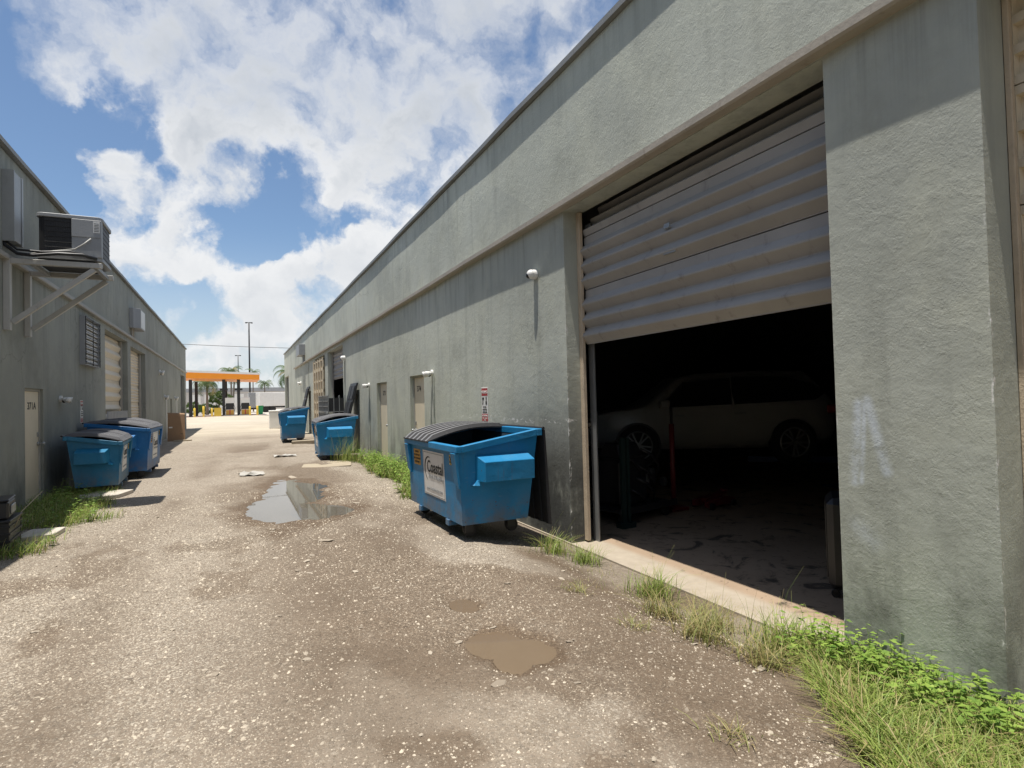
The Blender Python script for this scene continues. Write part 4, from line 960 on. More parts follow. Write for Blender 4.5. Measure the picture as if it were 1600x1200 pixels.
# black crates at the left edge
bc = thing('plastic_crate', 'black plastic crate with junk at the left edge of the alley', 'crate', (-2.78, 8.25, G1(-2.5, 8.3)), R_(5))
m = MB(); m.box(0, .48, 0, .02, .04, .34).box(0, .48, .58, .60, .04, .34).box(.46, .48, .02, .58, .04, .34).box(0, .02, .02, .58, .04, .34).box(0, .48, 0, .6, 0, .04); m.build('body', M['black'], bc, .006)
for z in (.12, .20, .28): MB().box(-.005, .49, -.012, -.001, z, z + .02).box(.481, .492, -.01, .61, z, z + .02).build('rib', M['black'], bc)
MB().box(-.012, .495, -.015, .615, .341, .365).build('rim', M['black'], bc, .004)
bt = thing('tool_case', 'black glossy equipment case sitting on the black crate', 'case', (-2.74, 8.30, G1(-2.5, 8.3) + .366), R_(8))
MB().box(0, .42, 0, .48, 0, .20).build('body', M['black'], bt, .02); MB().box(.06, .30, -.02, -.001, .06, .14).box(.421, .44, .1, .36, .05, .15).build('panel', M['steel'], bt, .006); MB().box(-.005, .425, -.005, .485, .2, .225).build('lid', M['black'], bt, .01)
m = MB()
for a, b in (((-2.42, 8.6, .25), (-2.25, 9.3, .55)), ((-2.4, 8.6, .1), (-2.25, 8.5, .40)), ((-2.2, 8.5, .02), (-2.0, 8.9, .05))): m.tube([a, b], .005, 5)
tag(m.build('dead_sticks', M['ply']), 'bundle of thin dead sticks poking up beside the black crate', 'sticks')

# ------------------------------------------------------------------ garage contents
def suv():
    t = thing('car', 'pale grey SUV raised on a lift inside the dark garage', 'car', (8.11, 8.54, .32), math.atan2(1.23, -2.45))
    # local: x forward (nose +x), y left, z up ; wheels at x=+1.38/-1.38
    st = [(-2.28, .62, .40, .95, .62, 0), (-2.15, .80, .30, 1.00, .72, .35), (-1.8, .90, .28, 1.04, .82, .95), (-1.0, .93, .26, 1.04, .84, 1.0), (0, .94, .26, 1.02, .82, 1.0), (.55, .94, .26, 1.01, .78, .88), (1.05, .93, .27, .99, .70, .28), (1.25, .93, .28, .98, .66, .0), (1.8, .90, .29, .93, .60, 0), (2.15, .80, .32, .84, .5, 0), (2.30, .60, .40, .74, .4, 0)]
    vs = []; n_ = 14
    for x, hw, zb, zs, hr, k in st:
        zr = zs + .62 * k + (.04 if k == 0 else 0); hr2 = hw - .26 * k - .03
        sec = [(0, zb), (hw * .8, zb), (hw, zb + .18), (hw + .01, (zb + zs) / 2 + .1), (hw - .02, zs), (hr2, zr - .05 * (k > 0)), (hr2 * .7, zr), (0, zr + .01)]
        vs += [(x, y, z) for y, z in sec] + [(x, -y, z) for y, z in sec[-2:0:-1]]
    fs = [(i * n_ + j, i * n_ + (j + 1) % n_, (i + 1) * n_ + (j + 1) % n_, (i + 1) * n_ + j) for i in range(len(st) - 1) for j in range(n_)]
    fs += [tuple(range(n_)), tuple((len(st) - 1) * n_ + j for j in range(n_))]
    paintm = paint('car_paint', (.36, .36, .34), .3, .0, .03, dirt_amt=.05)
    MB().add(vs, fs).build('body', paintm, t, 0, True)
    for s in (-1, 1):
        MB().prism([(.98, 1.02), (.52, 1.47), (-.30, 1.53), (-.32, 1.05)], 'y', s * .80, s * .915).build('side_window', M['glass'], t)
        MB().prism([(-.37, 1.05), (-.36, 1.54), (-1.30, 1.53), (-1.72, 1.40), (-2.02, 1.24), (-1.80, 1.10)], 'y', s * .80, s * .915).build('side_window', M['glass'], t)
        MB().box(.80, .98, s * .96 - .08, s * .96 + .08, 1.02, 1.16).build('mirror', paintm, t, .03)
        MB().box(-.55, -.35, s * .945 - .012, s * .945 + .012, .88, .91).box(.55, .72, s * .945 - .012, s * .945 + .012, .86, .89).build('door_handle', M['steel'], t)
        MB().box(1.95, 2.25, s * .66 - .14, s * .66 + .14, .68, .80).build('headlight', M['glass'], t, .02)
        MB().box(-2.26, -2.05, s * .74 - .10, s * .74 + .10, .85, 1.0).build('tail_light', M['red'], t, .02)
        for x in (-1.38, 1.38):
            w = MB().disc((x, s * .86, .36), 'y', .37, .24, 28).build('wheel', M['rubber'], t, .02)
            MB().disc((x, s * .90, .36), 'y', .41, .12, 28).build('wheel_arch', M['black'], t)
            r = MB()
            for k in range(10):
                a = k * 2 * math.pi / 10 + (.12 if k % 2 else -.12); r.bar((x + .04 * math.cos(a), s * .985, .36 + .04 * math.sin(a)), (x + .24 * math.cos(a), s * .985, .36 + .24 * math.sin(a)), .03, .028)
            ring = [(x + .25 * math.cos(q * .2618), s * .982, .36 + .25 * math.sin(q * .2618)) for q in range(25)]
            r.tube(ring, .014, 6, caps=False); r.disc((x, s * .985, .36), 'y', .05, .03, 14); r.build('rim', M['steel'], w)
suv()
lp = thing('vehicle_lift', 'dark blue two-post lift column behind the SUV on the right', 'car lift', (10.0, 6.7, -.17))
bluem = paint('lift_blue', (.02, .05, .16), .5)
MB().box(-.14, .14, -.15, .15, 0, 3.4).build('column', bluem, lp, .02); MB().box(-.35, .35, -.4, .4, -.0, .02).build('base_plate', bluem, lp)
MB().bar((0, .15, .48), (-1.2, 1.3, .48), .12, .10).bar((0, .15, .48), (-.9, .9, .48), .10, .08).build('arm', bluem, lp)
lp2 = thing('vehicle_lift', 'dark blue two-post lift column behind the nose of the SUV', 'car lift', (6.2, 11.1, -.17))
MB().box(-.14, .14, -.15, .15, 0, 3.4).build('column', bluem, lp2, .02); MB().box(-.35, .35, -.25, .25, 0, .02).build('base_plate', bluem, lp2)
# engine on dolly
dl = thing('engine_dolly', 'low black dolly on casters in the garage doorway', 'dolly', (4.62, 6.35, -.17), R_(12))
MB().box(0, 1.15, 0, .7, .17, .21).box(-.03, 1.18, -.03, 0.0, .15, .24).box(-.03, 1.18, .70, .73, .15, .24).build('platform', M['dark'], dl, .006)
for x, y in ((.12, .08), (1.03, .08), (.12, .62), (1.03, .62)): MB().disc((x, y, .075), 'y', .075, .05, 14).box(x - .03, x + .03, y - .03, y + .03, .13, .169).build('caster_wheel', M['rubber'], dl)
en = thing('engine', 'greasy stripped car engine heaped with parts on the dolly', 'engine', (4.66, 6.42, .045), R_(12))
en.scale = (1.15, 1.1, 1.55)
rr = random.Random(3)
MB().box(.12, .62, .1, .55, 0, .42).build('block', M['dark'], en, .03); MB().hexa([(.15, .12, .42), (.6, .12, .42), (.6, .52, .42), (.15, .52, .42), (.2, .2, .56), (.55, .2, .56), (.55, .45, .56), (.2, .45, .56)]).build('cylinder_head', M['dark'], en, .02)
for k in range(9):
    x, y, z = rr.uniform(.02, 1.0), rr.uniform(.05, .6), rr.uniform(.0, .25)
    MB().disc((x, y, z + .07), rr.choice('xyz'), rr.uniform(.04, .09), rr.uniform(.03, .12), 12).build('pulley', rr.choice((M['steel'], M['dark'])), en, .006)
for k in range(5):
    p0 = Vector((rr.uniform(.1, .7), .08, rr.uniform(.1, .5))); MB().tube([p0, p0 + Vector((.12, -.07, -.05)), p0 + Vector((.3, -.03, -.15)), p0 + Vector((.38, .05, -.25))], .014, 6).build('hose', M['black'], en, 0, True)
gp = MB().box(4.60, 4.66, 6.28, 6.33, -.17, 1.02).box(4.69, 4.73, 6.28, 6.33, -.17, 1.02).box(4.55, 4.78, 6.24, 6.37, -.17, -.10)
tag(gp.build('green_stand', paint('green_paint', (.008, .022, .02), .5)), 'dark green upright tool stand beside the engine dolly', 'stand')
rp = thing('red_pole_jack', 'tall thin red pole jack standing before the SUV', 'pole jack', (6.0, 6.9, -.17))
MB().tube([(0, 0, .05), (0, 0, 1.3)], .04, 10).build('pole', M['dkred'], rp, 0, True); MB().box(-.16, .16, -.16, .16, 0, .05).build('base', M['dkred'], rp, .01); MB().tube([(0, 0, 1.3), (0, 0, 1.55)], .022, 8).build('screw', M['dark'], rp)
fj = thing('floor_jack', 'low red floor jack on the oily garage floor', 'floor jack', (6.35, 6.55, -.17), R_(10))
MB().prism([(0, .04), (.7, .04), (.7, .12), (.45, .17), (0, .13)], 'y', 0, .07).prism([(0, .04), (.7, .04), (.7, .12), (.45, .17), (0, .13)], 'y', .22, .29).build('frame', M['dkred'], fj, .005)
MB().bar((.1, .145, .13), (.62, .145, .2), .08, .05).disc((.62, .145, .23), 'z', .06, .03, 12).build('lift_arm', M['dkred'], fj)
for x in (.08, .62):
    for y in (-.02, .31): MB().disc((x, y, .05), 'y', .05, .04, 12).build('wheel', M['dark'], fj)
# suitcase
sc = thing('suitcase', 'dark grey upright suitcase inside the garage at the right jamb', 'suitcase', (4.50, 3.28, -.17), R_(-53))
MB().box(0, .26, 0, .52, .07, .84).build('shell', plain('suitcase_shell', (.022, .022, .024), .4), sc, .05); 
MB().box(.122, .138, -.004, .524, .066, .844).build('zip_band', M['black'], sc, .006)
for k in range(4): MB().box(-.008, 0.0, .08 + k * .11, .12 + k * .11, .16, .76).build('rib', plain('suitcase_rib', (.02, .02, .022), .4), sc, .003)
MB().tube([(.06, .52, .60), (.06, .55, .60), (.06, .55, .45), (.06, .52, .45)], .012, 6).build('handle', M['black'], sc); MB().tube([(.13, .17, .84), (.13, .17, .87), (.13, .35, .87), (.13, .35, .84)], .012, 6).build('handle', M['black'], sc)
for x in (.05, .21):
    for y in (.06, .46): MB().disc((x, y, .035), 'y', .035, .03, 12).box(x - .015, x + .015, y - .03, y + .03, .05, .075).build('wheel', M['black'], sc)
# frames on the back wall, shelving
for k, (x, y) in enumerate(((5.6, 11.54), (6.6, 11.54))):
    t = thing('wall_frame', ('framed dark board on the garage back wall left of its twin', 'framed dark board on the garage back wall nearer the SUV')[k], 'picture frame', (x, y, 1.35), 0)
    m = MB(); m.box(0, .72, -.03, 0, 0, .04).box(0, .72, -.03, 0, .60, .64).box(0, .04, -.03, 0, .04, .6).box(.68, .72, -.03, 0, .04, .6); m.build('frame', M['steel'], t); MB().box(.04, .68, -.015, 0, .04, .6).build('board', M['dark'], t)
hs = thing('hanging_rack', 'dark steel rack with parts hanging high inside the garage', 'rack', (7.4, 4.2, 2.15))
MB().box(0, 1.5, 0, .5, 0, .04).box(0, 1.5, 0, .5, .45, .49).build('shelf', M['steel'], hs)
for x, y in ((0.02, .02), (1.46, .02), (.02, .46), (1.46, .46)): MB().box(x - .02, x + .02, y - .02, y + .02, .05, 3.1).build('hanger', M['dark'], hs)
for k in range(5): MB().disc((.2 + k * .26, .25, .12 + .0), rr.choice('yz'), .08 + .02 * (k % 2), .08, 12).build('part', rr.choice((M['steel'], M['dark'])), hs)

# ------------------------------------------------------------------ grass and weeds
def blades(xy, h, lean, width, name=None, mat=None, seed=1, segs=3, wind=(.25, .1)):
    r = np.random.default_rng(seed); nn = len(xy); x, y = xy[:, 0], xy[:, 1]
    a = r.uniform(0, 6.28, nn); ln = lean * r.uniform(.2, 1.3, nn); H = h * r.uniform(.45, 1.2, nn)
    da = np.stack([np.cos(a) * ln + wind[0] * r.random(nn), np.sin(a) * ln + wind[1] * r.random(nn)], 1)
    b = a + 1.57 + r.uniform(-.6, .6, nn); sx_, sy_ = np.cos(b), np.sin(b)
    z0 = gz(x, y) - .01; V = []; rn = []; tp = []
    for k in range(segs + 1):
        t = k / segs; w = width * (1 - t) ** .7 * (1 if k else .7) * r.uniform(.7, 1.3, nn) if k < segs else np.full(nn, .0006)
        cx = x + da[:, 0] * H * t ** 1.8; cy = y + da[:, 1] * H * t ** 1.8; cz = z0 + H * (t - .28 * t ** 3 * np.clip(ln, 0, 1.4))
        V.append(np.stack([cx - sx_ * w, cy - sy_ * w, cz], 1)); V.append(np.stack([cx + sx_ * w, cy + sy_ * w, cz], 1))
    V = np.stack(V, 1)    # nn, 2*(segs+1), 3
    kk = 2 * (segs + 1); f = np.array([(2 * k, 2 * k + 1, 2 * k + 3, 2 * k + 2) for k in range(segs)])
    F_ = (f[None] + (np.arange(nn) * kk)[:, None, None]).reshape(-1, 4)
    rn = np.repeat(r.random(nn), kk); tp = np.tile(np.repeat(np.linspace(0, 1, segs + 1), 2), nn)
    return V.reshape(-1, 3), F_, {'rnd': rn, 'tip': tp}
def leaves(pts, h, nl, size, seed=2):
    """Little branching weeds: stems with pointed leaves."""
    r = np.random.default_rng(seed); V = []; F_ = []; rn = []; tp = []
    for (px, py) in pts:
        z0 = G1(px, py); hh = h * r.uniform(.5, 1.2); lx, ly = r.uniform(-.35, .35, 2); q = r.random()
        for k in range(nl):
            t = (k + 1) / nl; a = k * 2.4 + r.uniform(-.4, .4)
            c = np.array([px + lx * hh * t, py + ly * hh * t, z0 + hh * t]); d = np.array([math.cos(a), math.sin(a), r.uniform(-.1, .5)]); s = np.array([-math.sin(a), math.cos(a), r.uniform(-.3, .3)])
            L_ = size * r.uniform(.6, 1.2) * (1.1 - .4 * t); w = L_ * .28; o = len(V)
            V += [c, c + d * L_ * .45 + s * w, c + d * L_ * .5 + np.array([0, 0, -.004]), c + d * L_ * .45 - s * w, c + d * L_ + np.array([0, 0, -.2 * L_])]
            F_ += [(o, o + 1, o + 2), (o, o + 2, o + 3), (o + 1, o + 4, o + 2), (o + 2, o + 4, o + 3)]; g = np.clip(q * .5 + r.random() * .5, 0, 1)
            rn += [g] * 5; tp += [0, 0, 0, 0, .6]
        o = len(V); w = .003   # stem
        V += [np.array([px - w, py, z0 - .01]), np.array([px + w, py, z0 - .01]), np.array([px + lx * hh + w * .5, py + ly * hh, z0 + hh]), np.array([px + lx * hh - w * .5, py + ly * hh, z0 + hh])]
        F_ += [(o, o + 1, o + 2), (o, o + 2, o + 3)]; rn += [.3] * 4; tp += [0] * 4
    return np.array(V), np.array(F_), {'rnd': np.array(rn), 'tip': np.array(tp)}
def scatter(nn, fn, x0, x1, y0, y1, seed):
    r = np.random.default_rng(seed); p = np.stack([r.uniform(x0, x1, nn), r.uniform(y0, y1, nn)], 1); w = fn(p[:, 0], p[:, 1]); return p[r.random(nn) < w]
nz = lambda x, y, s, sd: fbm(x * s, y * s, 3, sd)
# near right patch: widens toward the camera, edge from (3.3,2.7) to (2.25,1.5)
def right_patch(x, y):
    edge = 3.42 - (2.75 - y) * .92
    e = x - edge + (nz(x, y, 3, 3) - .5) * .30
    return ss(e, -.05, .16) * (x < 3.60)
p = scatter(17000, right_patch, 2.0, 3.6, .9, 2.9, 1)
V, F_, A = blades(p, .21, 1.0, .0046, seed=3, wind=(-.35, .10)); raw_mesh('grass', V, F_, M['grass'], 'stuff', A)['label'] = 'bright green grass patch at the foot of the near pillar'
p = scatter(2600, lambda x, y: right_patch(x + .12, y) * (1 - right_patch(x - .10, y)), 2.0, 3.6, .9, 2.9, 5)
V, F_, A = blades(p, .12, 1.1, .0025, seed=6); raw_mesh('grass', V, F_, M['grass_dry'], 'stuff', A)['label'] = 'yellowing grass fringe around the near grass patch'
p = scatter(480, lambda x, y: ss(x - 3.60 + .55 + (2.6 - y) * .16, .0, .45) * ss(nz(x, y, 3.2, 8), .38, .58) * (x < 3.6), 2.9, 3.6, .9, 2.75, 9)
V, F_, A = leaves(p, .26, 11, .066, 4); raw_mesh('weeds', V, F_, M['weed'], 'stuff', A)['label'] = 'leafy green weeds against the near pillar'
# strip along the right wall
def strip(x, y):
    return ss(x - (2.62 + (y - 9.5) * .015) + (nz(x, y, 1.4, 7) - .5) * .9, 0, .3) * (x < 3.58) * ss(y, 8.6, 9.6) * (1 - ss(y, 15.8, 17))
p = scatter(12000, strip, 2.2, 3.6, 8.4, 17, 12)
V, F_, A = blades(p, .26, .9, .0055, seed=13); raw_mesh('grass', V, F_, M['grass'], 'stuff', A)['label'] = 'overgrown grass strip between the nearest dumpster and the second one'
p = scatter(500, strip, 2.4, 3.6, 8.8, 16.4, 15)
V, F_, A = leaves(p, .36, 14, .10, 16); raw_mesh('weeds', V, F_, M['weed'], 'stuff', A)['label'] = 'leafy weeds along the right wall below doors 374 and 373'
# left patch
def leftp(x, y):
    lim = np.interp(y, [6.5, 8.0, 9.4, 11.5, 13.5], [-2.05, -2.0, -1.72, -1.62, -1.95])
    hole = np.exp(-((x + 2.2) ** 2 + (y - 12.3) ** 2) / .18) + np.exp(-((x + 2.25) ** 2 + (y - 9.1) ** 2) / .10)
    return ss(lim - x + (nz(x, y, 2, 17) - .5) * .7, 0, .35) * (x > -3.05) * (nz(x, y, 1.8, 31) > .38) * (hole < .5)
p = scatter(14000, leftp, -3.05, -1.3, 6.3, 13.6, 21)
V, F_, A = blades(p, .20, 1.0, .0045, seed=22, wind=(.4, .1)); raw_mesh('grass', V, F_, M['grass'], 'stuff', A)['label'] = 'grass patch beside the left wall'
p = scatter(120, leftp, -3.0, -1.8, 6.5, 13.2, 25)
V, F_, A = leaves(p, .28, 10, .09, 26); raw_mesh('weeds', V, F_, M['weed'], 'stuff', A)['label'] = 'leafy weeds beside the left wall'
# bits of dry grass and sticks around the sill
p = scatter(700, lambda x, y: ss(nz(x, y, 2.2, 41), .52, .64) * ss(x, 2.5, 3.0), 2.4, 3.5, 2.5, 5.9, 43)
V, F_, A = blades(p, .07, 1.5, .002, seed=44); raw_mesh('grass', V, F_, M['grass_dry'], 'stuff', A)['label'] = 'short dry grass in front of the garage sill'
# separate tufts
def tuft(x, y, h, n_, label, mat='grass', spread=.07, lean=1.0, seeds=3):
    h *= 1.3; n_ = int(n_ * 1.35)
    r = np.random.default_rng(int(x * 991 + y * 77)); p = np.stack([x + r.normal(0, spread, n_), y + r.normal(0, spread, n_)], 1)
    V, F_, A = blades(p, h, lean, .0034, seed=int(x * 313 + y * 57))
    if seeds:
        q = p[:seeds]; V2, F2, A2 = blades(q, h * 1.9, .35, .0016, seed=5 + int(y * 10)); F_ = np.concatenate([F_, F2 + len(V)]); V = np.concatenate([V, V2]); A = {k: np.concatenate([A[k], A2[k]]) for k in A}
    o = raw_mesh('grass_tuft', V - np.array([x, y, 0]), F_, M[mat], None, A); o.location = (x, y, 0); tag(o, label, 'grass tuft')
tuft(3.22, 5.72, .20, 150, 'green grass tuft at the corner of the nearest dumpster and the wall', spread=.09)
tuft(3.33, 5.25, .17, 150, 'green tuft at the left foot of the garage opening', spread=.09)
tuft(3.30, 4.10, .19, 190, 'dense green tuft midway along the garage sill', spread=.085)
tuft(2.95, 3.55, .16, 130, 'pale dry tuft below the dense green one at the sill', 'grass_dry', .08, 1.2)
tuft(3.16, 3.25, .18, 150, 'tall seeding tuft at the sill left of the pale strip end', 'grass_dry', .08, 1.0, 6)
tuft(2.85, 3.05, .17, 140, 'yellow-green tuft on bare earth nearest the muddy puddle', 'grass_dry', .08, 1.2)
tuft(3.32, 2.78, .22, 200, 'tall green tuft with seed heads at the right end of the sill', 'grass', .09, .9, 8)
tuft(2.98, 2.62, .17, 160, 'drying tuft at the edge of the near grass patch', 'grass_dry', .09, 1.2)
tuft(2.62, 4.25, .08, 40, 'tiny pale tuft on the bare earth before the sill', 'grass_dry', .06, 1.4, 0)
tuft(2.50, 3.30, .07, 40, 'tiny flattened tuft right of the muddy puddle', 'grass_dry', .05, 1.5, 0)
tuft(2.06, 2.02, .06, 40, 'small lone tuft on the gravel near the grass patch', 'grass_dry', .05, 1.5, 0)
tuft(2.72, 16.0, .55, 130, 'tall flowering tuft in front of the second right dumpster', 'grass', .16, .5, 12)

# ------------------------------------------------------------------ beyond the alley
GZ = .27
lot = MB(); 
for k in range(12): lot.box(-40 + k * 7, -40 + k * 7 + 6.98, 72, 140, GZ - .2, GZ + .012)
lo = MB().box(-60, 80, 73.5, 150, GZ - .3, GZ + .02).build('parking_lot', M['conc']); lo['kind'] = 'structure'; lo['label'] = 'pale concrete forecourt of the filling station'
fs = thing('gas_station_canopy', 'flat orange-edged filling station canopy on dark columns', 'canopy', (0, 75, GZ))
m = MB(); m.hexa([(-7, 0, 4.55), (2.62, 0, 4.22), (2.62, 9, 4.22), (-7, 9, 4.55), (-7, 0, 5.22), (2.62, 0, 4.80), (2.62, 9, 4.80), (-7, 9, 5.22)]); m.build('fascia', M['orange'], fs)
m = MB(); m.hexa([(-7.05, -.06, 5.223), (2.68, -.06, 4.803), (2.68, 9.06, 4.803), (-7.05, 9.06, 5.223), (-7.05, -.06, 5.46), (2.68, -.06, 5.04), (2.68, 9.06, 5.04), (-7.05, 9.06, 5.46)]); m.build('roof_edge', M['white'], fs)
for x, y in ((-4.65, .8), (-1.22, .8), (.35, .8), (-4.4, 7), (-1.1, 7)): MB().box(x - .17, x + .17, y - .17, y + .17, 0, 4.3).build('column', M['dark'], fs)
for x in (-1.22, .35): MB().box(x - .42, x + .42, .5, 1.1, 3.0, 3.22).build('light_bar', M['dark'], fs)
def pump(x, label):
    t = thing('fuel_pump', label, 'fuel pump', (x, 75.6, GZ)); 
    MB().box(-.5, .5, 0, .6, 0, 2.15).build('cabinet', M['white'], t, .03); MB().box(-.42, .42, -.012, -.001, .75, 1.5).build('screen_panel', M['dark'], t); MB().box(-.42, .42, -.012, -.001, .1, .70).build('price_panel', M['orange_dull'], t)
    MB().box(-.06, .06, -.02, -.001, .1, .72).build('stripe', M['red'], t)
    for s in (-1, 1): MB().tube([(s * .4, -.06, 1.4), (s * .55, -.12, .9), (s * .5, -.1, .5), (s * .42, -.05, .9)], .025, 6).build('hose', M['black'], t)
    MB().box(-.7, .7, -.2, .8, 0, .12).build('island', M['conc'], t)
pump(-.60, 'white fuel pump under the orange canopy beside the middle column')
pump(1.05, 'white fuel pump at the right end under the orange canopy')
def bollard(x, y, h, label, r=.11):
    t = MB().tube([(0, 0, 0), (0, 0, h), (0, 0, h + .04)], [r, r, r * .6], 12).build('bollard', M['yellow'], None, 0, True); t.location = (x, y, GZ); tag(t, label, 'bollard', 'yellow bollards at the filling station')
bollard(1.52, 74.6, 1.05, 'yellow bollard just right of the fuel pumps')
bollard(2.32, 74.6, 1.10, 'yellow bollard beside the green bin')
bollard(-4.2, 74.6, 1.0, 'yellow bollard by the left canopy column')
bollard(-3.3, 74.6, 1.2, 'yellow bollard left of the drooping palm')
bollard(-2.45, 74.6, .95, 'yellow bollard right of the drooping palm')
bx = MB().box(0, .75, 0, .6, 0, 1.0).build('yellow_bin', M['yellow'], None, .03); bx.location = (-2.25, 75.2, GZ); tag(bx, 'squat yellow bin left of the middle canopy column', 'bin')
gb = thing('trash_bin', 'green wheeled bin beside the yellow bollard', 'trash bin', (2.45, 75.6, GZ)); gm = paint('bin_green', (.02, .28, .10), .5)
MB().hexa([(.05, .05, .08), (.5, .05, .08), (.5, .5, .08), (.05, .5, .08), (0, 0, 1.0), (.56, 0, 1.0), (.56, .56, 1.0), (0, .56, 1.0)]).build('body', gm, gb, .02); MB().box(-.03, .6, -.03, .6, 1.0, 1.12).build('lid', gm, gb, .03)
# truck trailer
tr = thing('truck_trailer', 'white box truck trailer parked beyond the filling station', 'trailer', (3.3, 95, GZ), R_(14))
MB().box(0, 7.5, 0, 2.5, .95, 3.05).build('box_body', M['white'], tr, .03)
MB().box(2.0, 4.2, -.03, -.002, 1.15, 2.95).build('side_door', M['white'], tr, .01)
MB().box(.1, 7.3, .3, 2.2, .70, .945).build('chassis', M['dark'], tr)
for x in (.9, 1.9, 5.0, 6.0):
    for y in (.15, 2.3): MB().disc((x, y, .48), 'y', .48, .28, 18).build('wheel', M['rubber'], tr)
tr2 = thing('truck_trailer', 'trailer side with its shade painted in grey, left of the white trailer', 'trailer', (1.85, 97, GZ), R_(0)); MB().box(0, 1.55, 0, 6, .75, 3.1).build('box_body', M['grey'], tr2, .03); MB().box(.1, 1.4, .2, 5.8, .5, .745).build('chassis', M['dark'], tr2)  # shaded side of the trailer as its own box, shade painted in grey
for y in (1, 2.2): MB().disc((.1, y, .45), 'x', .45, .25, 16).disc((1.4, y, .45), 'x', .45, .25, 16).build('wheel', M['rubber'], tr2)
# palms
def palm(x, y, h, nfr, flen, label, droop=1.0, lean=0.0, r=.16, seed=1):
    t = thing('palm_tree', label, 'palm tree', (x, y, GZ)); rr = random.Random(seed)
    MB().tube([(0, 0, 0), (lean * .3, 0, h * .4), (lean * .7, 0, h * .75), (lean, 0, h)], [r * 1.4, r, r * .85, r * .8], 10).build('trunk', M['bark'], t, 0, True)
    V = []; F_ = []; rn = []; tp = []
    for k in range(nfr):
        a = k * 2.399 + rr.uniform(-.2, .2); el = rr.uniform(-.1, 1.25); L_ = flen * rr.uniform(.8, 1.1); g = rr.random()
        dirh = Vector((math.cos(a), math.sin(a), 0)); side = Vector((-math.sin(a), math.cos(a), 0)); pts = []
        p_ = Vector((lean, 0, h)); e = el; n_ = 12
        for i in range(n_ + 1):
            pts.append(p_.copy()); p_ = p_ + (dirh * math.cos(e) + Vector((0, 0, 1)) * math.sin(e)) * (L_ / n_); e -= droop * (.10 + .10 * i / n_) * 1.2
        for i in range(1, n_ + 1):
            w = L_ * .26 * math.sin(math.pi * (.12 + .80 * i / n_)) 
            for s in (-1, 1):
                for q in range(2):
                    b0 = pts[i - 1].lerp(pts[i], q * .5); b1 = pts[i - 1].lerp(pts[i], q * .5 + .34); tip = b1 + side * (s * w) + (pts[i] - pts[i - 1]) * .9 + Vector((0, 0, -w * .55)); o = len(V)
                    V += [b0, b1, tip]; F_.append((o, o + 1, o + 2)); rn += [g] * 3; tp += [0, 0, .7]
    me = raw_mesh('crown', np.array([tuple(v) for v in V]), np.array(F_), M['palm'], None, {'rnd': np.array(rn), 'tip': np.array(tp)}); me.parent = t
palm(-.62, 110, 7.0, 22, 2.6, 'tall palm behind the canopy roof', 1.1, seed=2)
palm(2.75, 108, 6.8, 12, 1.7, 'slim palm right of the tall light pole', 1.0, seed=3, r=.10)
palm(4.75, 112, 5.0, 16, 1.9, 'small palm above the white trailer', 1.0, seed=4, r=.12)
palm(8.0, 98, 6.2, 24, 3.6, 'large palm rising beside the end of the right warehouse', 1.3, seed=6)
palm(-3.45, 88, 4.2, 20, 2.7, 'drooping yellow-green palm seen under the canopy', 1.6, seed=8)
palm(-.4, 112.5, 6.2, 14, 2.2, 'palm partly behind the canopy columns', 1.4, lean=.3, seed=9)
# round trees / hedges
def bush(x, y, z, rx, rz_, nl, label, cat='bush', trunk=0, seed=1, name='bush'):
    t = thing(name, label, cat, (x, y, GZ)); r = np.random.default_rng(seed)
    d = r.normal(size=(nl, 3)); d /= np.linalg.norm(d, axis=1)[:, None]; rad = r.uniform(.55, 1.05, nl) ** .5 * (1 + .25 * np.sin(d[:, 0] * 5 + seed) * np.cos(d[:, 2] * 4)); c = d * rad[:, None] * np.array([rx, rx, rz_]) + np.array([0, 0, z])
    u = r.normal(size=(nl, 3)); v = r.normal(size=(nl, 3)); s = rx * .13
    V = np.stack([c - u * s * .5, c + v * s * .6, c + u * s * .5], 1).reshape(-1, 3); F_ = np.arange(nl * 3).reshape(-1, 3)
    o = raw_mesh('crown', V, F_, M['palm'], None, {'rnd': np.repeat(r.random(nl) * .9, 3), 'tip': np.zeros(nl * 3)}); o.parent = t
    if trunk: MB().tube([(0, 0, 0), (.05, 0, z)], [.14, .08], 8).build('trunk', M['bark'], t)
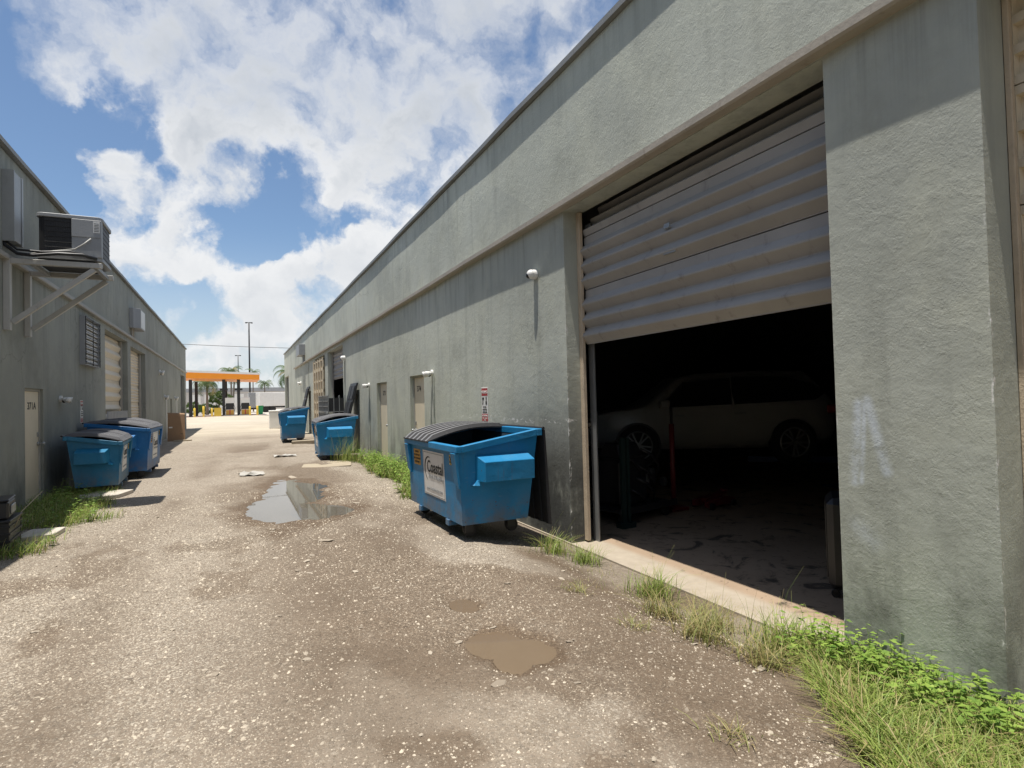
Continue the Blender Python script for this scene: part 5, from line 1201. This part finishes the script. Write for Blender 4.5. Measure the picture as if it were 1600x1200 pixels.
bush(-2.2, 95, 2.4, 1.5, 1.0, 1600, 'round leafy tree under the canopy beside the drooping palm', 'tree', 1, 3, 'leafy_tree')
bush(-5.3, 92, .9, 1.6, .8, 900, 'low green hedge bush behind the yellow bollards', 'bush', 0, 5)
bush(-3.6, 96, .8, 1.5, .7, 900, 'low green hedge bush left of the round tree', 'bush', 0, 6)
# white low wall, far shed, utility poles
o = MB().box(-9, 1.2, 101, 101.3, GZ, GZ + 1.15).build('low_wall', M['white']); tag(o, 'low white wall running behind the filling station', 'wall')
fb = thing('far_warehouse', 'long low pale warehouse on the horizon behind the palms', 'warehouse', (-25, 150, GZ))
MB().box(0, 60, 0, 20, 0, 4.3).build('wall', paint('far_wall', (.52, .50, .48), .8), fb); MB().box(-.3, 60.3, -.3, 20.3, 4.305, 5.2).build('roof', paint('far_roof', (.30, .31, .33), .7), fb)
for k in range(20): MB().box(.6 + k * 3, 2.8 + k * 3, -.06, -.002, .3, 3.8).build('wall_panel', M['white'], fb)
def light_pole(x, y, h, label, r=.14):
    t = thing('light_pole', label, 'light pole', (x, y, GZ)); MB().tube([(0, 0, 0), (0, 0, h)], [r, r * .7], 10).build('pole', M['dark'], t, 0, True)
    MB().box(-.55, .55, -.05, .05, h - .1, h).box(-.6, -.25, -.2, .2, h - .18, h - .05).box(.25, .6, -.2, .2, h - .18, h - .05).build('lamp_head', M['dark'], t)
light_pole(2.29, 110, 15.6, 'tall dark light pole rising above the canopy', .17)
light_pole(.63, 138, 12.0, 'more distant thin light pole left of the tall one', .12)
o = MB().tube([(-13, 55, 7.2)] + [(-13 + k * 3, 55, 7.2 - .45 * k / 10 * 1.3 - .35 * math.sin(math.pi * k / 10)) for k in range(1, 10)] + [(17, 55, 6.5)], .022, 5).build('power_line', M['dark']); tag(o, 'single dark power line crossing the sky between the warehouses', 'power line')
for k, (x, lb) in enumerate(((-13, 'left'), (17, 'right'))):
    o = MB().tube([(x, 55, -.2), (x, 55, 8.2)], .12, 8).build('utility_pole', M['bark']); tag(o, f'timber utility pole hidden behind the {lb} warehouse', 'utility pole')
